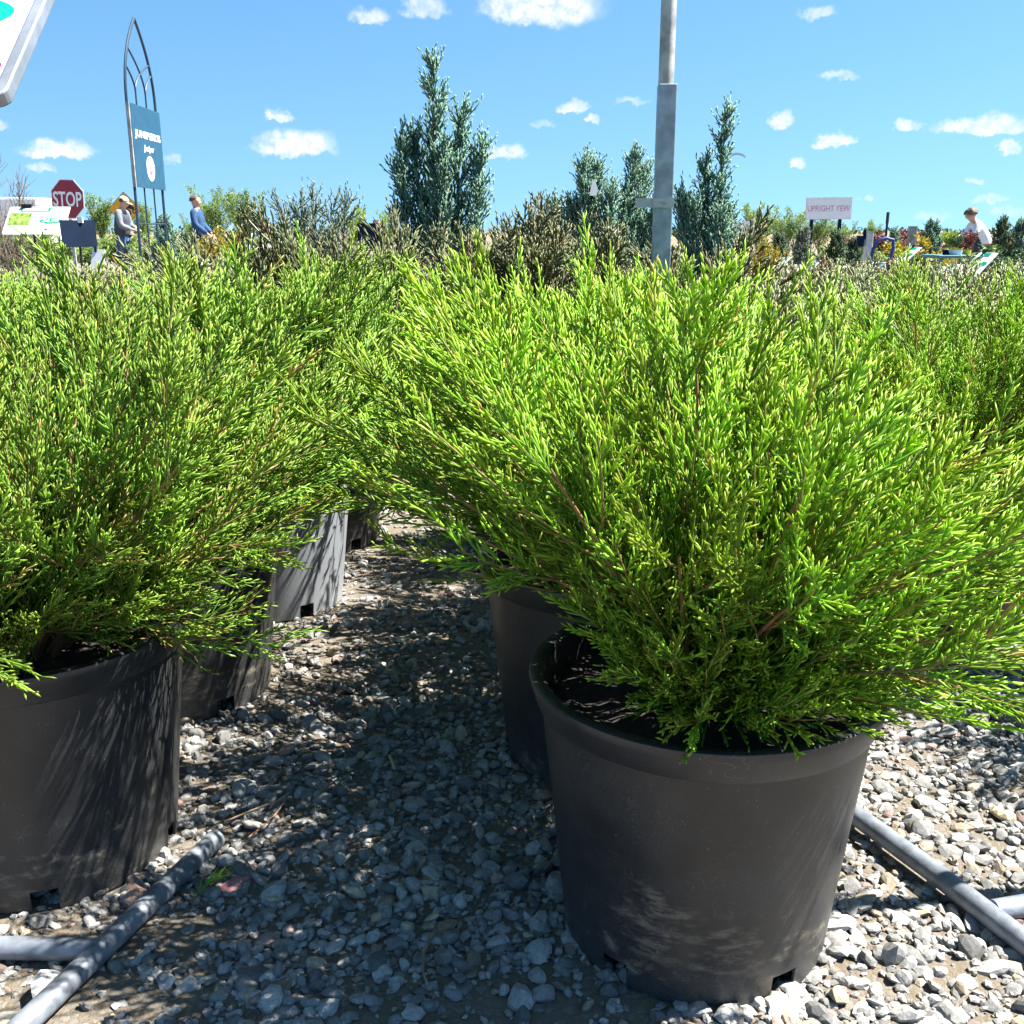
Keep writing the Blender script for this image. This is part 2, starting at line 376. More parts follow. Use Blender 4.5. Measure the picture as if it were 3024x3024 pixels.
# ------------------------------------------------------------------ foliage growth (numpy)
def nrm(a): return a / (np.linalg.norm(a, axis=-1, keepdims=True) + 1e-9)
UP = np.array([0, 0, 1.])
def spawn(C, n, t0, t1, length, alpha, rng, up=.12, fwd=.25, curl=.1, prof=(1.15, -.75), tpow=1., planar=0., tail=0.):
    o, a, b = C; N = len(o)
    j = np.arange(n)[None, :]
    t = t0 + (t1 - t0) * ((j + rng.random((N, n))) / n) ** tpow
    P = o[:, None] + a[:, None] * t[..., None] + b[:, None] * (t ** 2)[..., None]
    T = nrm(a[:, None] + 2 * b[:, None] * t[..., None])
    ref = np.where(np.abs(T[..., 2:3]) > .9, np.array([1., 0, 0]), UP)
    N1 = nrm(np.cross(T, ref)); N2 = np.cross(T, N1)
    ph = rng.random((N, 1)) * 6.28 + j * 2.4 + rng.normal(0, .5, (N, n))
    if planar: ph = rng.random((N, 1)) * 6.28 + (j % 2) * math.pi + rng.normal(0, 1 - planar, (N, n))
    nn = N1 * np.cos(ph)[..., None] + N2 * np.sin(ph)[..., None]
    al = R(alpha) * (1 + rng.normal(0, .22, (N, n)))
    d = T * np.cos(al)[..., None] + nn * np.sin(al)[..., None]; d[..., 2] += up; d = nrm(d)
    L = length * (prof[0] + prof[1] * t) * rng.uniform(.65, 1.3, (N, n)) * (1 + tail * (rng.random((N, n)) < .16))
    A = d * L[..., None]; B = (T * fwd + UP * curl) * L[..., None]
    sh = (-1, 3)
    return (P.reshape(sh), A.reshape(sh), B.reshape(sh)), t.reshape(-1)
class Fol:
    def __init__(s): s.V = []; s.F = []; s.C = []; s.n = 0
    def spindles(s, C, r, rng, rings=((0, .75), (.68, 1.)), age0=.2, age1=1., rnd=None, dead=None, flat=1.):
        o, a, b = C; N = len(o)
        if N == 0: return
        r = np.broadcast_to(np.asarray(r, float), (N,))
        T = nrm(a + b); ref = nrm(rng.normal(0, 1, (N, 3))); N1 = nrm(np.cross(T, ref)); N2 = np.cross(T, N1)
        k = len(rings); per = 3 * k + 1
        V = np.zeros((N, per, 3)); C4 = np.zeros((N, per, 4)); C4[..., 3] = 1
        rnd = rng.random(N) if rnd is None else rnd
        dead = np.zeros(N) if dead is None else dead
        age0 = np.broadcast_to(np.asarray(age0, float), (N,)); age1 = np.broadcast_to(np.asarray(age1, float), (N,))
        for i, (t, f) in enumerate(rings):
            P = o + a * t + b * t * t
            for q in range(3):
                an = 2.0944 * q
                V[:, 3 * i + q] = P + (N1 * math.cos(an) + N2 * math.sin(an) * flat) * (r * f)[:, None]
            C4[:, 3 * i:3 * i + 3, 0] = (age0 + (age1 - age0) * t)[:, None]
        V[:, -1] = o + a + b; C4[:, -1, 0] = age1; C4[..., 1] = rnd[:, None]; C4[..., 2] = dead[:, None]
        F0 = []
        for i in range(k - 1):
            for q in range(3):
                q2 = (q + 1) % 3
                F0 += [(3 * i + q, 3 * i + q2, 3 * i + 3 + q2), (3 * i + q, 3 * i + 3 + q2, 3 * i + 3 + q)]
        for q in range(3): F0.append((3 * k - 3 + q, 3 * k - 3 + (q + 1) % 3, per - 1))
        F0 = np.array(F0)
        s.F.append((F0[None] + (np.arange(N) * per)[:, None, None] + s.n).reshape(-1, 3)); s.V.append(V.reshape(-1, 3)); s.C.append(C4.reshape(-1, 4)); s.n += N * per
    def leaves(s, P, D, ln, wd, rng, age=None, rnd=None):
        """flat leaf blades: 2 triangles"""
        N = len(P); S = nrm(np.cross(D, rng.normal(0, 1, (N, 3)))); ln = np.broadcast_to(ln, (N,))[:, None]; wd = np.broadcast_to(wd, (N,))[:, None]
        V = np.stack([P, P + D * ln * .5 + S * wd, P + D * ln, P + D * ln * .5 - S * wd], 1)
        C4 = np.ones((N, 4, 4)); C4[..., 0] = (rng.random(N) if age is None else age)[:, None]; C4[..., 1] = (rng.random(N) if rnd is None else rnd)[:, None]; C4[..., 2] = 0
        F0 = np.array([(0, 1, 2), (0, 2, 3)])
        s.F.append((F0[None] + (np.arange(N) * 4)[:, None, None] + s.n).reshape(-1, 3)); s.V.append(V.reshape(-1, 3)); s.C.append(C4.reshape(-1, 4)); s.n += N * 4
    def mesh(s, name): return fast_mesh(name, np.concatenate(s.V), np.concatenate(s.F), {'fc': np.concatenate(s.C)})
def sticks(C, r0, r1, n=5, seg=5):
    """tapered branch tubes for curves"""
    o, a, b = C; N = len(o); T = nrm(a + b); ref = np.tile(np.array([[.3, .9, .2]]), (N, 1)); N1 = nrm(np.cross(T, ref)); N2 = np.cross(T, N1)
    r0 = np.broadcast_to(r0, (N,)); r1 = np.broadcast_to(r1, (N,)); V = []
    for i in range(seg + 1):
        t = i / seg; P = o + a * t + b * t * t; r = r0 + (r1 - r0) * t
        for q in range(n): V.append(P + (N1 * math.cos(6.2832 * q / n) + N2 * math.sin(6.2832 * q / n)) * r[:, None])
    V = np.stack(V, 1); per = V.shape[1]; F0 = []
    for i in range(seg):
        for q in range(n): F0.append((i * n + q, i * n + (q + 1) % n, (i + 1) * n + (q + 1) % n, (i + 1) * n + q))
    return V.reshape(-1, 3), (np.array(F0)[None] + (np.arange(N) * per)[:, None, None]).reshape(-1, 4)

def juniper(name, seed, nmain, Rf, soil=.335, n2=8, n3=11, n4=10, l2=.22, l3=.080, l4=.0185, r4=.0013, elmin=None, elmax=82, base=.05, age=(.25, 1.), deadp=.012, up=.12, tipage=.36, skirt=None, t0=.14):
    rng = np.random.default_rng(seed); i = np.arange(nmain)
    azm = i * 2.39996 + rng.normal(0, .25, nmain)
    u = (rng.permutation(nmain) + .5) / nmain
    lo = np.array([math.sin(R(elmin(a) if elmin else -2)) for a in azm])
    e = np.arcsin(lo + (np.sin(R(elmax)) - lo) * u)
    L = np.array([Rf(a, q) for a, q in zip(azm, e)]) * rng.uniform(.86, 1.08, nmain)
    if skirt:                                                         # short low shoots round the collar
        n_, a0, a1, l0, l1, e0, e1 = skirt
        azm = np.concatenate([azm, R(a0) + R(a1 - a0) * (np.arange(n_) + rng.random(n_)) / n_]); e = np.concatenate([e, R(rng.uniform(e0, e1, n_))]) if False else np.concatenate([e, np.radians(rng.uniform(e0, e1, n_))])
        L = np.concatenate([L, rng.uniform(l0, l1, n_)]); nmain += n_
    out = np.stack([np.cos(azm), np.sin(azm), np.zeros(nmain)], 1)
    d = out * np.cos(e)[:, None] + UP * np.sin(e)[:, None]
    o = out * (base * rng.uniform(.2, 1.2, nmain))[:, None] + UP * soil
    k = np.clip(1.1 - e, .05, 1.1)[:, None] * .42                     # low branches rise first, then arch over
    a = L[:, None] * (d + UP * k); b = -UP * k * L[:, None] + (rng.normal(0, .07, (nmain, 3))) * L[:, None]
    C1 = (o, a, b)
    C2, t2 = spawn(C1, n2, t0, 1., l2, 33, rng, up, .3, .08, tail=.32)
    C3, t3 = spawn(C2, n3, .1, 1., l3, 31, rng, up * .6, .3, .04, (1.15, -.6), planar=.7)
    C4, t4 = spawn(C3, n4, .06, 1., l4, 27, rng, .05, .25, .03, (1.15, -.45))
    fo = Fol()
    tt = np.repeat(np.repeat(t2, n3), n4) ; t3r = np.repeat(t3, n4)
    # young growth sits at the ends of the branches
    tip = np.clip(tipage + .35 * tt * .8 + .45 * t3r * t4 + rng.normal(0, .16, len(t4)), 0, 1)
    br = np.repeat(rng.random(len(t2)), n3 * n4)
    rnd = np.clip(.72 * br + .28 * rng.random(len(t4)), 0, 1)
    dead = (np.repeat(rng.random(len(t3)) < deadp, n4)).astype(float) * rng.uniform(.5, 1, len(t4))
    fo.spindles(C4, r4 * rng.uniform(.75, 1.35, len(t4)), rng, age0=tip * age[0], age1=tip * age[1], rnd=rnd, dead=dead)
    tip3 = np.clip(tipage + .5 * np.repeat(t2, n3) * t3 + rng.normal(0, .15, len(t3)), 0, 1)
    fo.spindles(C3, r4 * 1.15, rng, ((0, .8), (.5, 1.), (.9, 1.1)), age0=tip3 * .3, age1=tip3, rnd=np.repeat(rng.random(len(t2)), n3), dead=(rng.random(len(t3)) < deadp * 1.5) * .8)
    me = fo.mesh(name + '_foliage')
    s1 = sticks(C1, .0055, .0014, 6, 7); s2 = sticks(C2, .0020, .0009, 4, 4)
    return me, fast_mesh(name + '_branches', *s1), fast_mesh(name + '_twigs', *s2)

# ------------------------------------------------------------------ ground
g = MB(); g.add([(-3000, -60, 0), (3000, -60, 0), (3000, 4500, 0), (-3000, 4500, 0)], [(0, 1, 2, 3)])
tag(g.build('gravel_ground', M_GROUND), 'pale grey gravel yard with sandy patches', None, kind='structure')

PROTO = {}
def proto_stones(sub):
    if sub in PROTO: return PROTO[sub]
    bm = bmesh.new(); bmesh.ops.create_icosphere(bm, subdivisions=sub, radius=1)
    D = np.array([v.co[:] for v in bm.verts]); Fa = np.array([[v.index for v in f.verts] for f in bm.faces]); bm.free()
    D = nrm(D); rg = np.random.default_rng(5); out = []
    for k in range(28):
        n = nrm(rg.normal(0, 1, (11, 3))); h = rg.uniform(.62, 1.0, 11)
        dot = D @ n.T; rr = np.where(dot > .05, h / np.maximum(dot, .05), 9).min(1); rr = np.minimum(rr, 1.25)
        out.append(D * rr[:, None])
    PROTO[sub] = (np.stack(out), Fa); return PROTO[sub]
def scatter_stones(name, X, Y, rad, sub, seed, label, kind='stuff', zfac=.42):
    rg = np.random.default_rng(seed); N = len(X); Pr, Fa = proto_stones(sub); nv = Pr.shape[1]
    k = rg.integers(0, len(Pr), N); sc = np.stack([rad * rg.uniform(.8, 1.35, N), rad * rg.uniform(.65, 1.05, N), rad * rg.uniform(.38, .7, N)], 1)
    Vv = Pr[k] * sc[:, None, :]
    yw = rg.uniform(0, 6.28, N); tx = rg.normal(0, .35, N); ty = rg.normal(0, .35, N)
    cx, sx, cy, sy, cz, sz = np.cos(tx), np.sin(tx), np.cos(ty), np.sin(ty), np.cos(yw), np.sin(yw)
    Rm = np.zeros((N, 3, 3))
    Rm[:, 0] = np.stack([cz * cy, cz * sy * sx - sz * cx, cz * sy * cx + sz * sx], 1)
    Rm[:, 1] = np.stack([sz * cy, sz * sy * sx + cz * cx, sz * sy * cx - cz * sx], 1)
    Rm[:, 2] = np.stack([-sy, cy * sx, cy * cx], 1)
    Vv = np.einsum('nij,nvj->nvi', Rm, Vv)
    Vv[..., 0] += X[:, None]; Vv[..., 1] += Y[:, None]; Vv[..., 2] += (sc[:, 2] * zfac + rg.uniform(-.15, .35, N) * sc[:, 2])[:, None]
    base = rg.uniform(.10, .36, N)[:, None] * np.array([[1.02, 1., .96]])
    warm = rg.random(N)
    base = np.where((warm < .10)[:, None], base * np.array([[1.18, .98, .74]]), base); base = np.where((warm > .975)[:, None], base * np.array([[1.15, .8, .72]]), base)
    C4 = np.ones((N, nv, 4)); C4[..., :3] = base[:, None]
    Ff = (Fa[None] + (np.arange(N) * nv)[:, None, None]).reshape(-1, 3)
    o = link(name, fast_mesh(name, Vv.reshape(-1, 3), Ff, {'sc': C4.reshape(-1, 4)}, smooth=False), M_STONE)
    return tag(o, label, 'gravel', kind=kind)
def vnoise(x, y, s):
    return (np.sin(x * 3.1 * s + 1.3 * np.sin(y * 2.3 * s + .7)) + np.sin(y * 3.7 * s + 1.7 * np.sin(x * 1.9 * s + 2.1)) + np.sin((x + y) * 5.3 * s + .4)) / 3
rg = np.random.default_rng(11)
def area(n, y0, y1, half, rmean, keep):
    Y = rg.uniform(y0, y1, n); X = rg.uniform(-1, 1, n) * (half + .63 * Y)
    m = rg.random(n) < keep(X, Y)
    for (a, b, c) in CLEAR:
        d = (b - a).to_2d(); L2_ = d.length_squared; t = np.clip(((X - a.x) * d.x + (Y - a.y) * d.y) / L2_, 0, 1)
        m &= np.hypot(X - a.x - t * d.x, Y - a.y - t * d.y) > c
    return X[m], Y[m], None
_a, _b = ground(640, 2475), ground(20, 3075)
CLEAR = [(_a, _b, .021), (_a.lerp(_b, .62), ground(-420, 2790), .021), (ground(2470, 2385), ground(3130, 2870), .019)]
PATCH = [(ground(1480, 2995), .26, .085), (ground(230, 2960), .20, .07), (ground(60, 2740), .2, .05), (ground(560, 2760), .09, .05), (ground(2680, 2870), .12, .04)]
# bare sandy patches: foreground left and at the pot's foot
def keep_near(X, Y):
    b = np.clip(1.15 - 1.2 * np.clip((1.17 - Y) / .2, 0, 1) * np.clip(.35 + vnoise(X, Y, 2.2), 0, 1) , .12, 1)
    b = np.clip(b - .35 * (vnoise(X + 3, Y, 3.5) > .45), .12, 1)
    for (p, rx, ry) in PATCH: b = b * (1 - .78 * np.exp(-(((X - p.x) / rx) ** 2 + ((Y - p.y) / ry) ** 2) ** 2))
    return b
X, Y, _ = area(19000, .86, 2.1, .02, 0, keep_near)
rad = np.clip(np.exp(rg.normal(math.log(.0070), .42, len(X))), .0032, .021); big = rad > .0098
scatter_stones('gravel', X[big], Y[big], rad[big], 2, 1, 'loose crushed grey gravel between the nursery pots')
scatter_stones('gravel', X[~big], Y[~big], rad[~big], 1, 2, 'fine chips of grey gravel between the pots')
X, Y, _ = area(13500, 2.1, 4.2, -.1, 0, lambda X, Y: .9)
scatter_stones('gravel', X, Y, np.clip(np.exp(rg.normal(math.log(.0092), .36, len(X))), .005, .022), 1, 3, 'loose grey gravel around the pots further back')

# ------------------------------------------------------------------ pots
POT_H = .38
def pot_mesh():
    n = 120; rows = [(0.189, 0.0), (0.1925, .034), (.200, .10), (.211, .20), (.222, .29), (.2275, .352)]
    th = .004; mb = MB(); V = []
    for off in (0, -th):
        for (r, z) in rows:
            for k in range(n): a = 2 * math.pi * k / n; V.append(((r + off) * math.cos(a), (r + off) * math.sin(a), z))
    nr = len(rows); I = lambda s_, i, k: s_ * nr * n + i * n + (k % n)
    hole = lambda i, k: i == 0 and (k % 24) < 4
    Fs = []
    for i in range(nr - 1):
        for k in range(n):
            if i < 0 or hole(i, k): continue
            Fs.append((I(0, i, k), I(0, i, k + 1), I(0, i + 1, k + 1), I(0, i + 1, k))); Fs.append((I(1, i, k + 1), I(1, i, k), I(1, i + 1, k), I(1, i + 1, k + 1)))
            if i == 0: Fs.append((I(1, i, k), I(1, i, k + 1), I(0, i, k + 1), I(0, i, k)))
            if i + 1 < nr - 1 and hole(i + 1, k): pass
            if i == 1 and hole(0, k): Fs.append((I(1, 1, k), I(1, 1, k + 1), I(0, 1, k + 1), I(0, 1, k)))
            if i == 0 and hole(0, k + 1): Fs.append((I(0, 0, k + 1), I(1, 0, k + 1), I(1, 1, k + 1), I(0, 1, k + 1)))
            if i == 0 and hole(0, k - 1): Fs.append((I(0, 0, k), I(0, 1, k), I(1, 1, k), I(1, 0, k)))
    mb.add(V, Fs)
    fl = [(.1885 * math.cos(6.2832 * k / 60), .1885 * math.sin(6.2832 * k / 60), .040) for k in range(60)]; mb.add(fl, [tuple(range(60))])
    return mb
def rim_mesh():
    return MB().lathe([(.2280, .338), (.2330, .3395), (.2385, .352), (.2425, .368), (.2445, .3765), (.2435, .380), (.2400, .3812), (.2270, .380), (.2235, .377), (.2225, .355), (.2220, .33), (.2280, .338)], 120)
pot_me = rim_me = soil_me = None
def add_pot(root, rz, pm=None):
    global pot_me, rim_me, soil_me
    if pot_me is None:
        a = pot_mesh().build('pot_wall', M_POT, root, True); b = rim_mesh().build('rim', M_POT, root, True)
        rr = random.Random(2); prof = [(.0001, .335)] + [(.222 * q / 12, .335) for q in range(1, 12)] + [(.2205, .330), (.196, .12), (.0001, .12)]
        c = MB().lathe(prof, 48, jitter=.006, rnd=rr).build('soil', M_SOIL, root, True)
        pot_me, rim_me, soil_me = a.data, b.data, c.data
    else:
        a, b, c = link('pot_wall', pot_me, None, root), link('rim', rim_me, None, root), link('soil', soil_me, None, root)
    for q in (a, b, c): q.scale = (1.014, 1.014, 1.055)
    for q in (a, b):
        q.rotation_euler = (0, 0, rz)
        if pm is not None: q.material_slots[0].link = 'OBJECT'; q.material_slots[0].material = pm
    return root

# --- juniper foliage: two made to measure, the others share two more
def lobes(*ls):
    """crown radius from az/el with lobes (az deg, el deg, extra, width)"""
    def f(a, e, base_):
        r = base_
        v = np.array([math.cos(e) * math.cos(a), math.cos(e) * math.sin(a), math.sin(e)])
        for (la, le, ex, w) in ls:
            u = np.array([math.cos(R(le)) * math.cos(R(la)), math.cos(R(le)) * math.sin(R(la)), math.sin(R(le))])
            r += ex * math.exp(-(math.acos(np.clip(v @ u, -1, 1)) / w) ** 2)
        return r
    return f
def azmin(*pts):
    """lowest branch elevation by azimuth: (az deg, el deg) knots, cosine blended"""
    pts = sorted(pts); pts = [(pts[-1][0] - 360, pts[-1][1])] + pts + [(pts[0][0] + 360, pts[0][1])]
    def f(a):
        d = math.degrees(a) % 360
        for (a0, e0), (a1, e1) in zip(pts, pts[1:]):
            if a0 <= d <= a1:
                t = (d - a0) / (a1 - a0); t = t * t * (3 - 2 * t); return e0 + (e1 - e0) * t
    return f
fA = lobes((0, 16, .13, .5), (0, 60, -.11, .6), (180, 60, .04, .4))
A_me = juniper('front_juniper', 21, 46, lambda a, e: fA(a, e, .33 + .18 * math.sin(e)), elmin=azmin((0, 15), (60, 14), (120, 22), (180, 43), (235, 46), (270, 36), (315, 23)), r4=.00135, skirt=(11, 225, 345, .10, .17, 24, 52))
fB = lobes((10, 40, .03, .6), (270, 20, .02, .6), (120, 60, .03, .5))
B_me = juniper('left_juniper', 33, 46, lambda a, e: fB(a, e, .35 + .140 * math.sin(e)), elmin=azmin((0, 24), (90, 15), (180, 10), (270, 14), (320, 22)), r4=.0013, l4=.0175, deadp=.05, skirt=(14, 180, 380, .15, .25, 18, 45))
fC = lobes((180, 12, .17, .5), (60, 30, .03, .5), (190, 40, .08, .6))
C_me = juniper('mid_juniper', 45, 40, lambda a, e: fC(a, e, .34 + .11 * math.sin(e)), elmin=azmin((0, 10), (90, 5), (150, 14), (178, 9), (205, 32), (235, 42), (270, 40)), n3=9, n4=9, l4=.02, r4=.0016, skirt=(6, 200, 330, .12, .2, 25, 50))
D_me = juniper('plain_juniper', 58, 34, lambda a, e: (.35 + .14 * math.sin(e)), elmin=lambda a: 20, n2=9, n3=8, n4=7, l3=.08, l4=.025, r4=.0020, skirt=(8, 0, 360, .18, .3, 8, 35))

def potted(name, x, y, meshes, fm, label, rz=0., pot_rz=0., sc=1., group=None, tilt=(0, 0), pm=None):
    root = thing(name, (x, y, .004), label, 'potted juniper', 0, group)
    add_pot(root, pot_rz, pm)
    f = link('foliage', meshes[0], None, root, rot=(tilt[0], tilt[1], rz)); f['kind'] = 'stuff'
    if not f.data.materials: f.data.materials.append(fm)
    f.material_slots[0].link = 'OBJECT'; f.material_slots[0].material = fm
    b = link('branches', meshes[1], M_BARK, root, rot=(tilt[0], tilt[1], rz))
    w = link('twigs', meshes[2], M_TWIGG, root, rot=(tilt[0], tilt[1], rz)); w['kind'] = 'stuff'
    f.scale = b.scale = w.scale = (sc, sc, sc)
    for q in (f, b, w): q.location.z = .353 - .335 * sc
    return root
G = 'junipers in black nursery pots'
potted('potted_juniper', .272, 1.335, A_me, M_LIME, 'bright lime spreading juniper in a mud-smeared black pot, rim and soil in full view', 0, R(5), group=G)
potted('potted_juniper', .182, 1.874, C_me, M_LIME, 'lime juniper just behind the mud-smeared pot, its long branch reaching over the gravel path', 0, R(40), group=G)
potted('potted_juniper', -.767, 1.528, B_me, M_GREEN, 'bushy green juniper in a black pot beside the T-shaped grey tube', 0, R(-6), group=G)
potted('potted_juniper', -.745, 2.144, D_me, M_GREEN, 'juniper in the shaded black pot directly behind the one by the grey T-shaped tube', 1.1, R(20), group=G)
potted('potted_juniper', -.672, 2.724, C_me, M_GREEN, 'juniper in a pot coloured pale blue-grey to look sunlit, third along the path edge', 2.7, R(-56), group=G, pm=M_POTG)
Gb = 'potted junipers further back in the rows'
for (x, y, me, fm, rz, sc_, lab) in [
        (-.645, 3.31, D_me, M_GREEN, .4, .93, 'green juniper in the pot right behind the pale, sunlit-coloured blue-grey pot'),
        (-.61, 3.9, D_me, M_GREEN, 2.2, .90, 'green juniper ending the row of pots along the shaded gravel path'),
        (.34, 2.52, D_me, M_LIME, 3.6, .93, 'lime juniper showing behind the one with the long branch over the path'),
        (.30, 3.14, D_me, M_GREEN, 1.0, .90, 'green juniper in front of the galvanised square post, behind two lime ones'),
        (1.13, 2.56, B_me, M_LIME, 2.2, .97, 'yellow-tipped juniper beside and behind the mud-smeared pot plant'),
        (1.74, 1.95, D_me, M_LIME, 4.4, 1, 'lime juniper past the lone grey tube, shading the gravel'),
        (-1.72, 2.95, D_me, M_GREEN, 3.0, .90, 'green juniper behind the bushy one by the T-shaped tube, under the price sign'),
        (-1.68, 3.55, D_me, M_GREEN, 4.9, .86, 'green juniper in front of the tilted black sign back')]:
    potted('potted_juniper', x, y, me, fm, lab, rz, rz, sc_, group=Gb)

# ------------------------------------------------------------------ tubes lying on the gravel, sign stand
TR = .0165
gl0, gl1 = ground(640, 2475, TR + .004), ground(20, 3075, TR + .004); tj = gl0.lerp(gl1, .62); tl = ground(-420, 2790, TR)
st = thing('price_sign_stand', (tl.x, tl.y, 0), 'large white framed price sign with green oval, on a T-shaped grey tube stand', 'price sign')
loc = lambda p: Vector(p) - st.location
MB().tube([loc(gl0), loc(gl0.lerp(gl1, .5)), loc(gl1)], TR, 20).build('base_tube', M_TUBE, st, True, bevel=.002)
MB().tube([loc(tj), loc(tl)], TR * .97, 20).build('base_tube', M_TUBE, st, True)
MB().tube([(0, 0, 0), (0, 0, 1.02), (.0, -.02, 1.30)], TR, 16).build('post', M_TUBE, st, True)
# the panel: its lower right corner and right edge come into the picture
c0, c1 = at(22, 300, .86), at(150, 0, .985)
edge = (c1 - c0).normalized(); rightv = Vector((1, .02, 0))
pw, ph = .46, .40
ctr = c0 + edge * (ph / 2) - (rightv - edge * rightv.dot(edge)).normalized() * (pw / 2)
Ms = frame(loc(ctr), (rightv - edge * rightv.dot(edge)), edge)
MB().prism(rrect(pw - .012, ph - .012, .003), .003, Ms @ Matrix.Translation((0, 0, -.002))).build('sign_panel', M_WHITE, st)
fr = MB()
oo, ii = rrect(pw, ph, .011), rrect(pw - .020, ph - .020, .003); n_ = len(oo)
V_ = [Ms @ Vector((x, y, z)) for (P_, z) in ((oo, -.006), (oo, .006), (ii, .006), (ii, -.006)) for (x, y) in P_]
fr.add(V_, [((q % 4) * n_ + k, (q % 4) * n_ + (k + 1) % n_, ((q + 1) % 4) * n_ + (k + 1) % n_, ((q + 1) % 4) * n_ + k) for q in range(4) for k in range(n_)])
fr.build('frame', M_GALV, st, bevel=.0015)
# print: green oval, red script tail
def uv(px, py):
    Mi = (Matrix.Translation(st.location) @ Ms).inverted(); a = Mi @ Vector((0, 0, CAM_H)); d = Mi.to_3x3() @ ray(px, py); t = -a.z / d.z; q = a + d * t; return q.x, q.y
ou, ov_ = uv(45, 42); ow = .24; _, o_hi = uv(5, -15); _, o_lo = uv(5, 92); oh = (o_hi - o_lo) * 1.25
MB().prism(oval(ow, oh, ou - ow / 2, ov_), .0008, Ms @ Matrix.Translation((0, 0, .0016))).build('green_oval', M_EMER, st)
MB().prism(oval(ow + .004, oh + .005, ou - ow / 2, ov_), .0005, Ms @ Matrix.Translation((0, 0, .0011))).build('oval_outline', mat('oval_edge', (.45, .42, .33), .5), st)
text('price_print', '9', Ms @ Matrix.Translation((ou - .055, ov_, 0)), .035, oh * .5, M_LETTER, st, .0005, z=.0026)
ru, rv = uv(2, 193); tu, tv = uv(19, 183)
MB().prism(oval(.012, .012, ru - .004, rv - .003), .0006, Ms @ Matrix.Translation((0, 0, .0014))).prism([(ru - .05, tv + .0012), (tu, tv), (ru - .05, tv - .0004)], .0006, Ms @ Matrix.Translation((0, 0, .0014))).build('script_print', M_REDP, st)
MB().box(Ms @ Vector((0, .02, -.014)), (.05, .05, .014), Ms.to_3x3()).build('clamp', M_BLACKM, st)
MB().tube([Vector((0, -.02, 1.29)), Ms @ Vector((0, .02, -.014))], .010, 10).build('arm', M_TUBE, st, True)

gr0, gr1 = ground(2470, 2385, TR), ground(3130, 2870, TR)
s2 = thing('tube_stand_base', (gr1.x, gr1.y, 0), 'grey steel tube lying on the gravel beside the mud-smeared pot', 'metal tube')
loc2 = lambda p: Vector(p) - s2.location
MB().tube([loc2(gr0 + Vector((0, 0, .012))), loc2(gr0.lerp(gr1, .5) + Vector((0, 0, .012))), loc2(gr1 + Vector((0, 0, .004)))], TR * 1.05, 20).build('base_tube', M_TUBE, s2, True)
br0 = ground(2935, 2690, TR + .006); br1 = br0 + Vector((.42, .10, 0))
MB().tube([loc2(br0), loc2(br1)], TR, 20).build('side_tube', M_TUBE, s2, True)
MB().tube([loc2(br1) + Vector((0, 0, -.01)), loc2(br1) + Vector((0, 0, 1.0))], TR, 16).build('post', M_TUBE, s2, True)

# debris
def twig(px, py, pts, r, m, label, name='dry_twig', cat='twig'):
    b = ground(px, py, .014); o = MB().tube([Vector(p) for p in pts], r, 6).build(name, m, None, True, loc=b); return tag(o, label, cat)
M_TWIG = mat('dry_twig', (.26, .19, .13), .9, var=.3, vs=40)
twig(1280, 2790, [(0, .03, 0), (-.012, -.02, .006), (-.010, -.06, .004), (.002, -.095, .003)], [.0028, .0026, .002, .0016], M_TWIG, 'bent grey twig on sandy ground in the shade of the mud-smeared pot')
twig(1160, 2250, [(-.008, .02, .002), (.006, -.03, .004)], [.003, .0032], mat('straw', (.45, .36, .2), .8), 'short straw-coloured stick on the shaded path')
twig(780, 2400, [(-.06, -.035, .004), (-.02, -.01, .01), (.02, .02, .012), (.035, .05, .01)], [.0016, .002, .002, .0012], M_TWIG, 'thin curved dry twig near the end of the T-shaped tube')
twig(790, 2430, [(-.02, -.05, .004), (.01, .0, .01), (.02, .05, .012)], [.0014, .0016, .001], mat('rusty_twig', (.36, .17, .08), .9), 'thin reddish twig near the end of the T-shaped tube', 'dry_twig')
rs = scatter_stones('loose_stone', np.array([0.]), np.array([0.]), np.array([.030]), 2, 77, 'pinkish stone against the foot of the pot by the T-shaped tube', None); b_ = ground(405, 2655); rs.location = (b_.x, b_.y, -.002)
del rs['category']; rs['category'] = 'stone'
def recolor(o, c):
    for d in o.data.attributes['sc'].data: d.color = (*c, 1)
recolor(rs, (.46, .29, .22))
for (px, py, r_, c_, lab, sd) in [(690, 2620, .024, (.36, .17, .17), 'maroon stone on the sunlit gravel near the tube', 5), (165, 2900 + 40, .030, (.40, .40, .39), 'large pale grey stone on sandy ground by the T-shaped tube', 9), (2960, 2410, .026, (.47, .38, .24), 'tan stone in the sun beyond the lone grey tube', 6),
        (2320, 2990, .024, (.46, .40, .30), 'buff stone at the foot of the mud-smeared pot', 12)]:
    o = scatter_stones('loose_stone', np.array([0.]), np.array([0.]), np.array([r_]), 2, sd, lab, None); o['category'] = 'stone'; p_ = ground(px, py); o.location = (p_.x, p_.y, 0); recolor(o, c_)
# fallen juniper sprig
rgs = np.random.default_rng(4); Cs = (np.array([[0., 0, .002]]), np.array([[.03, .06, .012]]), np.array([[.01, .0, -.008]]))
Cs2, _t = spawn(Cs, 11, .1, 1, .03, 38, rgs, .1); fs = Fol(); fs.spindles(Cs2, .0016, rgs, age0=.4, age1=.9); fs.spindles(Cs, .0016, rgs)
p_ = ground(572, 2650, .012); o = link('fallen_sprig', fs.mesh('fallen_sprig'), M_LIME, loc=p_); tag(o, 'small green juniper sprig lying beside the T-shaped tube', 'sprig')

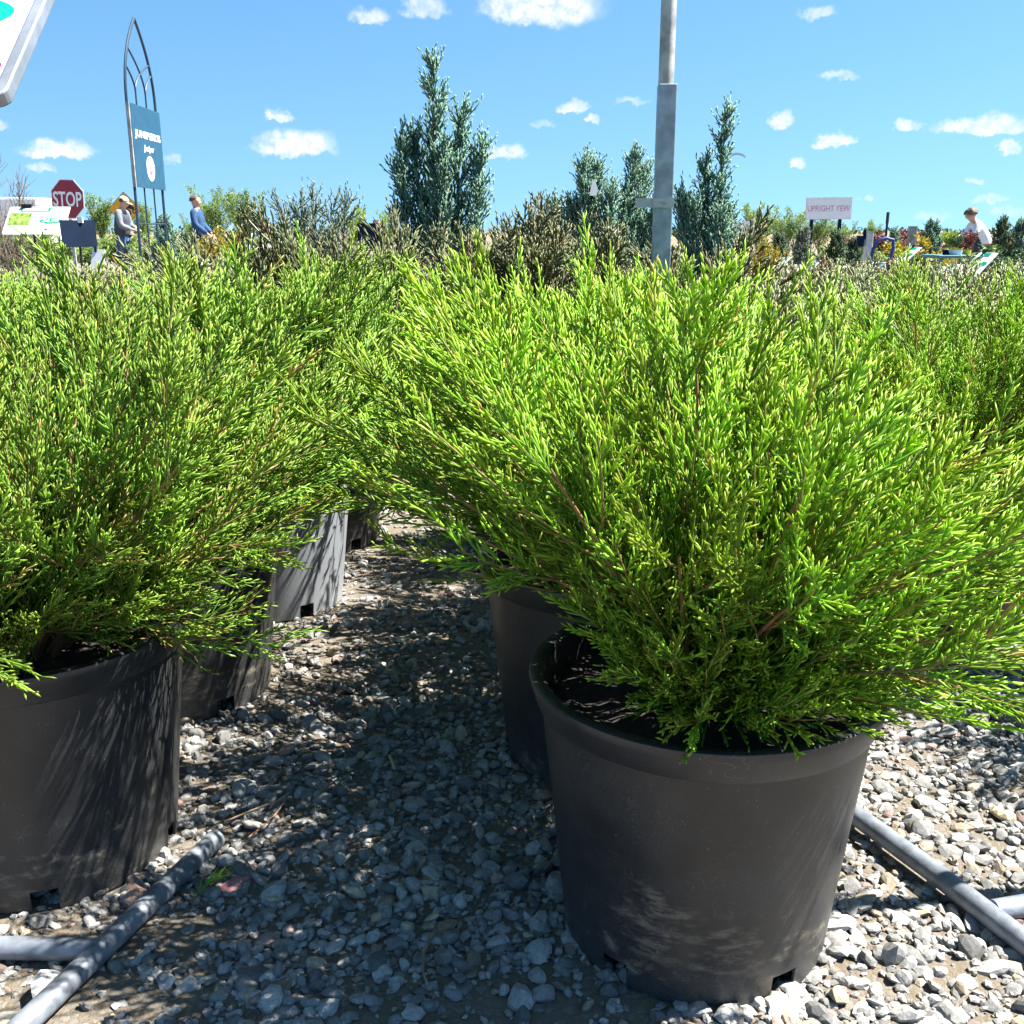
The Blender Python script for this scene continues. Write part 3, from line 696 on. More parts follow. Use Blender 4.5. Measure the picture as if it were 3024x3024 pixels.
# ------------------------------------------------------------------ galvanised post
pb = at(1950, 800, 3.36); ptop = at(1974, 250, 3.36); pz = ptop.z
po = thing('square_post', (pb.x, pb.y, 0), 'galvanised square post with a round pipe in its top and a bracket', 'post', R(-2))
wq = .056
MB().box((0, 0, pz / 2), (wq, wq, pz)).build('box_sleeve', M_GALV, po, bevel=.003)
MB().tube([(-.004, 0, pz - .1), (-.004, 0, pz + .9)], .0235, 20).build('round_pipe', M_GALVD, po, True)
bz = at(1950, 600, 3.36).z
bk = MB().box((0, -wq / 2 - .003, bz), (wq + .008, .004, .028)).box((-wq / 2 - .005, -.012, bz), (.004, .05, .028)).box((-wq / 2 - .034, -.03, bz), (.054, .004, .028)).build('bracket', mat('pale_bracket', (.42, .42, .43), .5, .3), po)
MB().tube([(0, -wq / 2 - .004, bz), (0, -wq / 2 - .010, bz)], .006, 8).build('bolt', M_GALVD, bk)

# ------------------------------------------------------------------ background plants
def conifer_mesh(name, seed, leaders, n2=34, n3=8, n4=6, l2=.3, l3=.115, l4=.034, r4=.0044, alpha=31, up=.22, prof=(1.15, -.98), t0=.06):
    rng = np.random.default_rng(seed); o = np.array([l[0] for l in leaders], float); e_ = np.array([l[1] for l in leaders], float); w = np.array([l[2] for l in leaders], float)
    a = e_ - o; b = rng.normal(0, .03, a.shape); C1 = (o, a - b, b); fo = Fol()
    P = []; 
    C2s = []; t2s = []
    for k in range(len(o)):
        C2, t2 = spawn(tuple(q[k:k + 1] for q in C1), n2, t0, 1., l2 * w[k], alpha, rng, up, .3, .18, prof); C2s.append(C2); t2s.append(t2)
    C2 = tuple(np.concatenate([c[i] for c in C2s]) for i in range(3)); t2 = np.concatenate(t2s)
    C3, t3 = spawn(C2, n3, .08, 1., l3, 34, rng, up, .3, .1, (1.1, -.5)); C4, t4 = spawn(C3, n4, .05, 1., l4, 32, rng, .1, .25, .05, (1.1, -.4))
    br = np.repeat(rng.random(len(t2)), n3 * n4)
    fo.spindles(C4, r4 * rng.uniform(.8, 1.3, len(t4)), rng, age0=.25, age1=np.clip(.35 + .4 * t4 + rng.normal(0, .2, len(t4)), 0, 1), rnd=.6 * br + .4 * rng.random(len(t4)))
    fo.spindles(C3, r4 * .9, rng, age0=.1, age1=.6)
    s1 = sticks(C1, .022 * min(1, l2 * 3), .004, 6, 8); s2 = sticks(C2, .006, .002, 3, 3)
    return fo.mesh(name + '_crown'), fast_mesh(name + '_trunk', np.concatenate([s1[0], s2[0]]), np.concatenate([s1[1], s2[1] + len(s1[0])]))
def plant(name, loc_, meshes, fm, label, cat, rz=0., sc=(1, 1, 1), group=None, parts=('crown', 'trunk')):
    root = thing(name, loc_, label, cat, rz, group); root.scale = sc
    f = link(parts[0], meshes[0], None, root); f['kind'] = 'stuff'
    if not f.data.materials: f.data.materials.append(fm)
    f.material_slots[0].link = 'OBJECT'; f.material_slots[0].material = fm
    link(parts[1], meshes[1], M_TRUNK, root); return root
def gp(px, Y): p = at(px, 700, Y); return Vector((p.x, p.y, 0))
def zt(py, Y): return at(1512, py, Y).z

Y1 = 6.0; b1 = gp(1290, Y1); k1 = Y1 / F
L1 = [((0, 0, .05), (.0, 0, zt(205, Y1)), .76), ((.03, .02, .05), ((1362 - 1290) * k1, .02, zt(365, Y1)), .8), ((.08, -.02, .05), ((1418 - 1290) * k1, -.02, zt(455, Y1)), .7), ((-.05, 0, .05), ((1195 - 1290) * k1, .0, zt(440, Y1)), .7), ((-.04, .03, .05), ((1232 - 1290) * k1, .05, zt(425, Y1)), .7), ((.04, -.06, .05), (.03, -.08, zt(470, Y1)), .9)]
CB = conifer_mesh('tall_blue_conifer', 3, L1, n2=32, l2=.30)
plant('blue_conifer', b1, CB, M_BLUE, 'tallest blue-green upright conifer, its thin leader standing high against the sky', 'conifer')
Y2 = 7.6; k2 = Y2 / F
def lead(px0, lst, Y): return [(((p - px0) * Y / F * .35, dy, .05), ((p - px0) * Y / F, dy, zt(t + 62, Y)), w) for (p, t, dy, w) in lst]
plant('blue_conifer', gp(1745, Y2), conifer_mesh('conifer_two', 8, lead(1745, [(1722, 432, 0, .75), (1760, 450, .08, .75), (1795, 520, -.06, .8), (1690, 560, .05, .8), (1640, 560, .1, .55)], Y2), n2=36, l2=.34), M_BLUE, 'blue-green conifer with a white tag, between the square post and the bronze shoots', 'conifer')
cf3 = plant('blue_conifer', gp(1872, 8.2), conifer_mesh('conifer_three', 9, lead(1872, [(1862, 418, 0, .8), (1900, 462, .1, .85), (1840, 520, -.05, .7), (1935, 560, 0, .7)], 8.2), n2=36, l2=.36), M_BLUE, 'broad blue-green conifer partly hidden behind the galvanised square post', 'conifer')
cf4 = plant('blue_conifer', gp(2105, 7.2), conifer_mesh('conifer_four', 14, lead(2105, [(2124, 298, 0, .62), (2074, 435, .05, .6), (2040, 560, -.05, .75), (2010, 530, 0, .45), (2150, 590, .05, .75), (2110, 600, -.1, .9)], 7.2), n2=33, l2=.30), M_BLUE, 'slender blue-green conifer with a white ribbon, beside the square post', 'conifer')
# tags and ribbons tied to them
for (root, px, py, Y, pts, lab) in [(cf4, 2160, 458, 7.2, [(0, 0, 0), (.03, 0, .008), (.065, 0, .004), (.092, 0, -.012)], 'ribbon'), (cf4, 2045, 540, 7.2, [(0, 0, .02), (.06, 0, 0)], 'ribbon')]:
    q = at(px, py, Y - .1) - root.location; me_ = MB()
    for (p0, p1) in zip(pts, pts[1:]): me_.prism([(p0[0], p0[2] - .008), (p1[0], p1[2] - .008), (p1[0], p1[2] + .008), (p0[0], p0[2] + .008)], .001, frame(q, (1, 0, 0), (0, 0, 1)))
    me_.build(lab, M_WHITE, root)
q = at(1750, 555, Y2 - .25); cf2 = [o for o in bpy.data.objects if o.name.startswith('blue_conifer') and abs(o.location.y - Y2) < .01][0]
MB().prism([(-.02, -.05), (.03, -.05), (.035, .0), (.012, .06), (-.01, .02)], .002, frame(q - cf2.location, (1, .2, 0), (0, 0, 1))).build('tag', M_WHITE, cf2)

# bronze and grey-green junipers
BZ = juniper('bronze_juniper', 71, 26, lambda a, e: .42 + .17 * math.sin(e), n2=8, n3=6, n4=6, l2=.22, l3=.11, l4=.036, r4=.0033, elmin=lambda a: 8, deadp=.06)
BU = juniper('bronze_upright', 75, 6, lambda a, e: .50 + .25 * math.sin(e), n2=17, n3=6, n4=7, l2=.20, l3=.10, l4=.034, r4=.0034, elmin=lambda a: 58, elmax=87, deadp=.03, up=.18)
GY = juniper('grey_juniper', 79, 26, lambda a, e: .44 + .0 * math.sin(e), n2=8, n3=6, n4=6, l2=.22, l3=.11, l4=.036, r4=.0036, elmin=lambda a: 8, elmax=75, deadp=.05, up=.16)
MN = juniper('mound', 83, 22, lambda a, e: .40, n2=8, n3=6, n4=6, l2=.16, l3=.08, l4=.03, r4=.005, elmin=lambda a: 0, elmax=85, up=.03)
def field(name, me, fm, px, Y, label, group, rz, sc=1.):
    b = gp(px, Y); return potted(name, b.x, b.y, me, fm, label, rz, rz, sc, group)
gB = 'bronze junipers behind the lime rows'
for (px, Y, me, rz, sc_, lab) in [(1490, 4.3, BU, .3, .86, 'dark bronze upright juniper with bare pointed shoots, left of the taller bronze spire'), (1655, 4.3, BU, 2.9, .86, 'dark bronze upright juniper with a brown stem, just left of the square post'),
        (1250, 4.2, BZ, 1.2, 1.0, 'bronze spreading juniper with a long tan branch, in front of the tallest conifer'), (960, 4.4, BZ, 2.6, 1.0, 'bronze-green juniper under the feathery blue shrub'),
        (720, 4.6, BZ, 4.1, 1.0, 'bronze-tipped juniper below the small green price sign'), (2060, 4.4, BZ, 5.0, .98, 'bronze juniper at the foot of the slender conifer with the ribbon'), (1420, 5.0, BZ, .2, .95, 'bronze juniper between the tallest conifer and the pointed shoots'), (1800, 4.9, BZ, 3.3, .95, 'bronze juniper behind the square post')]:
    field('bronze_juniper', me, M_BRONZE, px, Y, lab, gB, rz, sc_)
gG = 'grey-green junipers in the field of pots'
for i, (px, Y) in enumerate([(2420, 3.7), (2720, 3.6), (2960, 4.1), (2540, 4.5), (2300, 4.9), (2760, 4.7), (3020, 5.0), (2620, 5.5), (2880, 5.6), (3100, 5.9), (2460, 5.9), (2700, 6.5), (2950, 6.7), (380, 5.4), (620, 5.8), (60, 5.0)]):
    lab = 'low grey-green juniper among the field of pots beyond the lime rows' if px > 2000 else 'low grey-green juniper behind the left row, below the standing men'
    field('grey_juniper', GY, M_GREY, px, Y, lab, gG if px > 2000 else 'grey-green junipers below the standing men', i * 1.3, .80 if px > 2000 else .85)
for i, (px, Y) in enumerate([(2395, 7.4), (2480, 7.2), (2600, 7.8)]):
    field('brown_mound_shrub', MN, M_BROWN, px, Y, ['brown-green mounded shrub in a black pot, by the blue spruce', 'brown-green mounded shrub in a black pot, below the white post', 'brown-green mounded shrub behind its neighbours, by the tilted sign'][i], 'brown mounded shrubs', i * 2., .92)['category'] = 'shrub'
# feathery open shrub
FE = conifer_mesh('feathery', 17, lead(925, [(840, 560, 0, .7), (880, 548, .05, .7), (930, 545, -.05, .8), (975, 560, .06, .7), (1020, 552, 0, .6), (900, 620, .1, .9), (960, 640, -.1, .9)], 7.0), n2=20, n3=6, n4=5, l2=.26, l3=.13, l4=.04, r4=.0036, alpha=42, up=.1)
plant('feathery_shrub', gp(925, 7.0), FE, M_FEATHER, 'open feathery blue-grey shrub with bare upper twigs against the sky', 'shrub')

# leafy trees far back
def leafy_mesh(name, seed, H, spread, nl=9, n2=9, n3=7, leaf=.10, per=12, t0=.2, willow=.3, trunk=.05):
    rng = np.random.default_rng(seed); azm = np.arange(nl) * 2.4 + rng.normal(0, .3, nl); hb = H * rng.uniform(.05, .35, nl)
    o = np.stack([np.zeros(nl), np.zeros(nl), hb], 1); top = H * rng.uniform(.62, 1.0, nl); rad = spread * rng.uniform(.3, 1., nl)
    a = np.stack([np.cos(azm) * rad, np.sin(azm) * rad, top - hb], 1); b = np.stack([np.zeros(nl), np.zeros(nl), .0 * top], 1)
    o = np.concatenate([o, [[0, 0, 0]]]); a = np.concatenate([a, [[0, 0, H * .92]]]); b = np.concatenate([b, [[.05, 0, 0]]])
    C1 = (o, a, b); C2, t2 = spawn(C1, n2, t0, 1, H * .22, 36, rng, .25, .2, .1); C3, t3 = spawn(C2, n3, .15, 1, H * .1, 40, rng, .15, .2, .05)
    fo = Fol(); N = len(t3); T = rng.random((N, per)); P = C3[0][:, None] + C3[1][:, None] * T[..., None] + C3[2][:, None] * (T ** 2)[..., None]
    D = nrm(nrm(C3[1])[:, None] + rng.normal(0, .6, (N, per, 3)) + np.array([0, 0, -willow]))
    br = np.repeat(rng.random(N), per)
    fo.leaves(P.reshape(-1, 3), D.reshape(-1, 3), leaf * rng.uniform(.7, 1.3, N * per), leaf * .2 * rng.uniform(.7, 1.3, N * per), rng, rnd=.6 * br + .4 * rng.random(N * per))
    s1 = sticks(C1, np.array([.02 * H / 3] * nl + [trunk]), .006, 5, 5); s2 = sticks(C2, .007, .003, 3, 3)
    return fo.mesh(name + '_crown'), fast_mesh(name + '_trunk', np.concatenate([s1[0], s2[0]]), np.concatenate([s1[1], s2[1] + len(s1[0])]))
LT = [leafy_mesh('leafy_a', 1, 3.2, 1.1), leafy_mesh('leafy_b', 2, 3.2, .75), leafy_mesh('leafy_c', 5, 3.2, 1.3, nl=12)]
def tree(px, top, Y, k, fm, label, group, wid=1., name='young_tree', rz=0.):
    h = zt(top, Y) / 3.2; return plant(name, gp(px, Y), LT[k], fm, label, 'tree', rz, (h * wid, h * wid, h), group)
gT = 'young leafy trees beyond the yard'
for (px, top, Y, k, fm, lab, w, rz) in [(300, 585, 38, 1, M_LEAF, 'pale young tree between the stop sign and the amber diamond', .9, 0), (425, 610, 36, 1, M_LEAF, 'small pale tree seen through the trellis legs', .8, 1), (575, 640, 40, 0, M_LEAF, 'low pale tree at the back of the man in blue', .9, 2),
        (640, 568, 34, 0, M_LEAF, 'leafy tree rising just in front of the face of the man in blue', 1., 2), (735, 572, 35, 2, M_LEAF, 'broad leafy tree right of the man in blue, over the small green price sign', .85, 3), (1050, 620, 34, 2, M_BRIGHT, 'bright yellow-green bushy tree above the dark panel', .9, 4), (1140, 628, 36, 2, M_BRIGHT, 'bright yellow-green bushy tree beside the tallest conifer', .8, 5),
        (2235, 612, 38, 2, M_LEAF, 'leafy tree behind the half-hidden white sign', 1.1, 1), (2330, 622, 37, 0, M_LEAF, 'leafy tree just left of the pink-lettered sign', 1.2, 2), (2420, 640, 39, 2, M_LEAF, 'leafy tree behind the posts of the pink-lettered sign', 1.1, 3), (2490, 662, 38, 0, M_LEAF, 'leafy tree under the right half of the pink-lettered sign', 1., 4), (2575, 655, 45, 1, M_LEAF, 'thin pale tree behind the wooden post with a lamp box', .8, 4)]:
    tree(px, top, Y, k, fm, lab, gT, w, rz=rz)
# small conifers and shrubs of the far rows
SP = conifer_mesh('spruce', 51, [((0, 0, .02), (0, 0, 1.5), 1.)], n2=80, n3=8, n4=5, l2=.62, l3=.12, l4=.05, r4=.010, alpha=62, up=.05, prof=(1.0, -.9))
BS = leafy_mesh('bush', 61, 1.2, .6, nl=14, n2=8, n3=6, leaf=.07, per=8, t0=.1, willow=0., trunk=.02)
def small(px, top, Y, me, fm, lab, name, cat, group, w=1., H=1.5, rz=0.):
    h = zt(top, Y) / H; return plant(name, gp(px, Y), me, fm, lab, cat, rz, (h * w, h * w, h), group)
gS = 'small conifers in the far rows'
for (px, top, Y, fm, lab, w) in [(490, 655, 17, M_BLUE, 'small blue spruce between the trellis and the man in blue', .9), (2372, 690, 14, M_FEATHER, 'pale blue spruce left of the dark sign post', .75), (2470, 700, 14, M_SPRUCE, 'dark green cone-shaped conifer by the white post', .9), (2525, 716, 15, M_SPRUCE, 'small green conifer just left of the white post', .9), (2752, 668, 17, M_BLUE, 'blue-green conifer right of the weathered brown post', .9),
        (2640, 690, 18, M_BLUE, 'small conifer seen through the blue loop', .8), (2958, 660, 16, M_SPRUCE, 'dark conifer right behind the person in white', .75), (3015, 665, 16, M_BLUE, 'blue-green conifer past the person in white', .8), (2300, 705, 16, M_SPRUCE, 'dark conifer below the half-hidden white sign', 1.), (545, 700, 20, M_SPRUCE, 'dark conifer behind the man in blue, at hip height', 1.)]:
    small(px, top, Y, SP, fm, lab, 'small_conifer', 'conifer', gS, w, rz=px)
gR = 'shrubs in the far rows'
for i, (px, top, Y, fm, lab, w) in enumerate([(655, 690, 18, M_YELLOW, 'golden shrub beyond the hose of the man in blue', .9), (2246, 715, 15, M_YELLOW, 'golden shrub under the half-hidden white sign', .8), (2742, 725, 12, M_YELLOW, 'bright golden shrub beside the tilted sign near the table', 1.2), (2730, 775, 11, M_SPRUCE, 'dark green shrub in front of the golden one', 1.6),
        (2600, 690, 26, M_RED, 'maroon shrub behind the blue loop', 1.5), (2660, 692, 27, M_RED, 'maroon shrub left of the weathered brown post', 1.5), (2720, 694, 26, M_RED, 'maroon shrub right of the weathered brown post', 1.4), (2530, 708, 25, M_RED, 'small maroon shrub left of the white post', 1.), (2850, 694, 28, M_RED, 'maroon shrub behind the potted flowers', 1.5), (2990, 700, 27, M_BROWN, 'russet shrub past the person in white', 1.6),
        (345, 700, 27, M_LEAF, 'pale shrub behind the man in the grey vest', 1.5), (430, 705, 24, M_LEAF, 'pale shrub behind the trellis legs', 1.6), (255, 712, 24, M_LEAF, 'pale shrub behind the small white tag', 1.6), (560, 715, 26, M_LEAF, 'pale shrub by the knees of the man in blue', 1.5), (700, 715, 22, M_LEAF, 'pale shrub left of the small green price sign', 1.5), (150, 700, 22, M_LEAF, 'pale shrub behind the price sign reading 34.99', 1.8), (50, 690, 22, M_LEAF, 'pale shrub behind bare twigs by the price sign reading 34.99', 1.6), (2420, 735, 20, M_LEAF, 'pale shrub at the feet of the pink-lettered sign', 1.6), (2560, 740, 17, M_LEAF, 'pale shrub at the foot of the white post', 1.4), (2960, 745, 13, M_SPRUCE, 'dense green shrub beside the person in white', 1.7), (3030, 750, 13, M_SPRUCE, 'dense green shrub past the person in white', 1.7), (2820, 745, 14, M_LEAF, 'pale shrub behind the table', 1.4)]):
    small(px, top, Y, BS, fm, lab, 'far_shrub', 'shrub', gR, w, 1.2, i * 1.1)
# bare twiggy shrub far left
rb = np.random.default_rng(91); bb = gp(25, 11.); nb = 16; ab = np.arange(nb) * 2.4
Cb = (np.zeros((nb, 3)), np.stack([np.cos(ab) * rb.uniform(.1, .45, nb), np.sin(ab) * rb.uniform(.1, .45, nb), rb.uniform(.8, 1.55, nb)], 1), rb.normal(0, .08, (nb, 3)))
Cb2, _t = spawn(Cb, 9, .25, 1, .4, 35, rb, .2); Cb3, _t = spawn(Cb2, 5, .3, 1, .16, 38, rb, .1)
q0, q1, q2 = sticks(Cb, .011, .004, 5, 5), sticks(Cb2, .005, .002, 4, 3), sticks(Cb3, .003, .0015, 3, 2)
bs_ = thing('bare_shrub', bb, 'leafless grey twiggy shrub beside the price sign reading 34.99', 'shrub')
link('stems', fast_mesh('stems', q0[0], q0[1]), M_TRUNK, bs_); link('twigs', fast_mesh('twigs', np.concatenate([q1[0], q2[0]]), np.concatenate([q1[1], q2[1] + len(q1[0])])), M_TRUNK, bs_)

# far field and tree belt
fd = MB(); fd.add([(-2500, 48, .006), (2500, 48, .006), (2500, 4300, .006), (-2500, 4300, .006)], [(0, 1, 2, 3)])
tag(fd.build('field', mat('dry_field', (.17, .13, .075), .95, 0, var=.4, vs=.08)), 'brown and green farmland out to the horizon', kind='structure')
rf = np.random.default_rng(6); nF = 7000; xf = rf.uniform(-420, 420, nF); yf = rf.uniform(360, 420, nF); hf = (2.2 + 1.6 * np.sin(xf * .05) * np.sin(xf * .021 + 1) + .8 * np.sin(xf * .3)) * rf.random(nF)
ff = Fol(); ff.leaves(np.stack([xf, yf, np.abs(hf)], 1), nrm(rf.normal(0, 1, (nF, 3))), 1.6, .5, rf)
o = link('distant_trees', ff.mesh('distant_trees'), M_SPRUCE); tag(o, 'thin line of distant trees along the horizon', 'trees', kind='stuff')
# ------------------------------------------------------------------ signs and people
def post_to_ground(mb, x, y, z, r, root=None): mb.tube([(x, y, -.02), (x, y, z)], r, 8); return mb
# trellis banner: a steep view of a square panel on a gothic iron trellis
YT = 8.0; pl = at(386, 430, YT); pr_ = at(468, 430, YT * 1.085); side = Vector((pr_.x - pl.x, pr_.y - pl.y, 0)); PWt = side.length; sd = side.normalized()
tb = thing('trellis_sign', (pl.x, pl.y, 0), 'tall arched iron trellis carrying a teal banner lettered JUNIPERUS', 'sign')
zA, zB, zTop = at(386, 302, YT).z, at(392, 552, YT).z, at(412, 52, YT * 1.04).z
U = lambda u, z: sd * (PWt * u) + Vector((0, 0, z))
rt = .011
for u in (0, 1): MB().tube([U(u, 0), U(u, zA + .02)], rt, 8).build('upright', M_TRELLIS, tb, True)
for u in (.33, .67): MB().tube([U(u, .25), U(u, zA + .1)], rt * .6, 8).build('upright', M_TRELLIS, tb, True)
zs = zA + .02; hh = zTop - zs
def arc(u0, u1, z0, z1, pw=2.2, n=14): return [U(u0 + (u1 - u0) * (k / n) ** pw, z0 + (z1 - z0) * k / n) for k in range(n + 1)]
MB().tube(arc(0, .5, zs, zTop), rt, 8).build('arch_bar', M_TRELLIS, tb, True); MB().tube(arc(1, .5, zs, zTop), rt, 8).build('arch_bar', M_TRELLIS, tb, True)
e_ = lambda u0, zz: None
for (u0, u1, f) in ((.33, .88, .52), (.67, .175, .62), (.33, .068, .40), (.67, .932, .40)):
    MB().tube(arc(u0, u1, zA + .1, zs + hh * f, 1.9), rt * .65, 6).build('lattice_bar', M_TRELLIS, tb, True)
for zz in (at(400, 660, YT).z, .25): MB().tube([U(0, zz), U(1, zz)], rt * .6, 6).build('cross_bar', M_TRELLIS, tb, True)
MB().box(U(.5, .55), (.14, .14, .06)).box(U(.1, .57), (.1, .1, .05)).build('base_block', M_BLK, tb)
nT = Vector((sd.y, -sd.x, 0)); Mt = frame(U(.5, (zA + zB) / 2) + nT * .014, sd, (0, 0, 1)); Hp = zA - zB
MB().prism(rect(PWt * 1.03, Hp), .012, Mt).build('banner', M_TEAL, tb, bevel=.003)
MB().prism(rect(.022, Hp, -PWt * .515 - .0105), .020, Mt @ Matrix.Translation((0, 0, -.012))).build('banner_edge', M_GALVD, tb)
text('lettering', 'JUNIPERUS', Mt @ Matrix.Translation((.0, Hp * .14, 0)), PWt * .90, Hp * .115, M_LETTER, tb, .002, .025, z=.0125)
text('lettering', 'Juniper', Mt @ Matrix.Translation((-.0, Hp * -.015, 0)), PWt * .36, Hp * .10, M_LETTER, tb, .002, .012, .25, z=.0125)
ov = MB().prism(oval(PWt * .28, Hp * .31, 0, -Hp * .25), .002, Mt @ Matrix.Translation((0, 0, .0125))).build('emblem', M_LETTER, tb)
MB().prism([(x * PWt, y * Hp) for x, y in ((-.02, -.165), (.03, -.155), (.025, -.175), (.04, -.19), (0, -.185))], .001, Mt @ Matrix.Translation((0, 0, .015))).prism(rect(PWt * .20, Hp * .018, 0, -Hp * .25), .001, Mt @ Matrix.Translation((0, 0, .015))).build('emblem_mark', mat('print_grey', (.25, .22, .25), .6), ov)
MB().prism([(x * PWt, y * Hp) for x, y in ((0, -.345), (.06, -.30), (.05, -.275), (.0, -.28), (-.05, -.275), (-.06, -.30))], .001, Mt @ Matrix.Translation((0, 0, .015))).build('emblem_heart', mat('print_rose', (.45, .12, .18), .6), ov)

# stop sign
YS = 18.; cs = at(200, 588, YS); rs_ = 54 * YS / F / math.cos(R(22.5))
ss = thing('stop_sign', (cs.x, cs.y, 0), 'red octagonal sign reading STOP with white letters and border', 'stop sign')
Mo = frame((0, 0, cs.z), (1, -.28, -.035), (.035, 0, 1))
octo = lambda r: [(r * math.cos(R(22.5 + 45 * k)), r * math.sin(R(22.5 + 45 * k))) for k in range(8)]
MB().prism(octo(rs_), .004, Mo).build('border', M_LETTER, ss)
MB().prism(octo(rs_ * .945), .002, Mo @ Matrix.Translation((0, 0, .0045))).build('red_face', M_STOP, ss)
text('lettering', 'STOP', Mo @ Matrix.Translation((-.0, 0, 0)), rs_ * 1.62, rs_ * .70, M_LETTER, ss, .002, .018, z=.007)
MB().box((0, .03, cs.z / 2), (.05, .04, cs.z)).build('post', M_GALVD, ss)
MB().box((.06, .0, cs.z - rs_ - .07), (.2, .03, .09)).build('plate', M_WHITE, ss)
# amber diamond with a tractor
YD = 30.; cd = at(369, 618, YD); rd = 48 * YD / F
dsn = thing('diamond_sign', (cd.x, cd.y, 0), 'amber diamond warning sign with a black tractor symbol', 'road sign')
Md = frame((0, 0, cd.z), (1, 0, 0), (0, 0, 1))
dia = lambda r: [(0, -r), (r, 0), (0, r), (-r, 0)]
MB().prism(dia(rd), .004, Md).build('border', M_BLK, dsn); MB().prism(dia(rd * .955), .003, Md @ Matrix.Translation((0, 0, .0045))).build('amber_face', M_AMBER, dsn)
tk = MB()
def ring(mb, x, y, ro, ri, M):
    n = 28
    V = [M @ Vector((x + r * math.cos(6.2832 * k / n), y + r * math.sin(6.2832 * k / n), z)) for z in (0, .003) for r in (ro, ri) for k in range(n)]
    mb.add(V, [(2 * n + k, 2 * n + (k + 1) % n, 3 * n + (k + 1) % n, 3 * n + k) for k in range(n)] + [(k, (k + 1) % n, 2 * n + (k + 1) % n, 2 * n + k) for k in range(n)])
Mk = Md @ Matrix.Translation((0, 0, .008))
ring(tk, rd * .12, -rd * .22, rd * .24, rd * .15, Mk); ring(tk, rd * .55, -rd * .12, rd * .13, rd * .07, Mk)
tk.prism([(rd * x, rd * y) for x, y in ((.02, .0), (.18, .04), (.50, -.02), (.58, .08), (.40, .22), (.36, .46), (.30, .46), (.28, .25), (.12, .30), (.02, .42), (-.06, .40), (.02, .22), (-.02, .1))], .003, Mk)
tk.build('tractor_symbol', M_BLK, dsn); MB().box((0, .03, (cd.z - rd * .3) / 2), (.06, .05, cd.z - rd * .3)).build('post', M_WOOD, dsn)

# price signs
def price_sign(px, py, Y, w, h, yaw, tilt, label, price=None, photo=True, name='price_sign', plain=False, tall=None, back=False, group='price signs'):
    """yaw: 0 faces the camera, + turns to its left; tilt: 0 upright, 90 lies face up"""
    c = at(px, py, Y); r = thing(name, (c.x, c.y, 0), label, 'price sign', 0, group)
    right = Vector((math.cos(yaw), math.sin(yaw), 0)); n0 = Vector((math.sin(yaw), -math.cos(yaw), 0)); upv = Vector((0, 0, 1)) * math.cos(tilt) - n0 * math.sin(tilt)
    M = frame((0, 0, c.z), right, upv)
    MB().prism(rrect(w, h, .01), .004, M).build('panel', M_NAVY if back else M_WHITE, r)
    if not back and not plain:
        if photo:
            MB().prism(rect(w * .36, h * .46, -w * .28, h * .06), .001, M @ Matrix.Translation((0, 0, .0045))).build('photo_print', M_LIMEP, r)
        MB().prism(rect(w * .50, h * .15, w * -.06, h * .40), .001, M @ Matrix.Translation((0, 0, .0045))).build('header_print', M_GRN, r)
        MB().prism(oval(w * .36, h * .20, w * .24, -h * .02), .001, M @ Matrix.Translation((0, 0, .0045))).build('oval_print', M_GRN, r)
        if price:
            text('price_print', price, M @ Matrix.Translation((w * .24, -h * .02, 0)), w * .26, h * .12, M_LETTER, r, .001, .02, z=.006)
            MB().prism(rect(w * .42, h * .03, -w * .06, h * .42), .0006, M @ Matrix.Translation((0, 0, .006))).prism(rect(w * .42, h * .035, -w * .06, h * .365), .0006, M @ Matrix.Translation((0, 0, .006))).build('header_lines', M_LETTER, r)
            MB().prism(oval(w * .05, h * .07, w * .2, -h * .33), .001, M @ Matrix.Translation((0, 0, .0045))).build('red_mark', M_REDP, r)
    MB().tube([(0, .02, 0), M @ Vector((0, -h * .45, -.012))], .008, 8).build('stake', M_BLACKM, r, True)
    cl = M @ Vector((-w * .22 if not back else .02, h * .5, .004)); MB().box(cl, (w * .16, .02, .035)).build('clip', M_BLK if not back else M_WHITE, r)
    return r
gP = 'price signs'
price_sign(108, 652, 7.0, .42, .22, R(-6), R(38), 'white price sign reading 34.99 with a green header, in front of the stop sign', '34.99')
price_sign(232, 690, 6.8, .21, .17, R(28), R(12), 'back of a tilted black sign board beside the sign reading 34.99', back=True)
price_sign(290, 765, 6.5, .09, .12, R(-14), R(18), 'small white tag card below the man in the grey vest', plain=True)
price_sign(504, 772, 12., .13, .11, R(-8), R(20), 'small blank white card below the trellis', plain=True)
price_sign(604, 780, 11., .10, .10, R(10), R(20), 'small blank white card below the man in blue', plain=True)
price_sign(786, 716, 8.0, .26, .15, R(-8), R(30), 'white price sign with a lime photo, beside the feathery shrub')
tg = R(-64)
price_sign(2312, 776, 10., 0.149, 0.144, R(-80), R(46), 'tilted white price sign left of the pale blue spruce')
price_sign(2402, 786, 10.5, 0.161, 0.158, R(-86), R(44), 'thin tilted white price sign between the pale spruce and dark conifer')
price_sign(2553, 793, 8.5, 0.161, 0.158, R(-78), R(50), 'tilted white price sign at the foot of the white post')
price_sign(2682, 752, 8.8, 0.174, 0.180, R(-78), R(50), 'tilted white price sign by the golden shrub')
price_sign(2892, 779, 6.6, 0.161, 0.187, R(-72), R(46), 'large tilted white price sign in front of the person in white')
price_sign(2366, 791, 11.5, .15, .07, R(0), R(20), 'blank white card beside the thin tilted sign', plain=True)
price_sign(2495, 795, 11., .15, .07, R(4), R(20), 'blank white card left of the white post', plain=True)
price_sign(2600, 788, 10., .13, .09, R(5), R(18), 'pale green and white card under the blue loop')
price_sign(2790, 796, 9.5, .11, .05, R(3), R(25), 'blank white card in front of the table, nearer the golden shrub', plain=True)
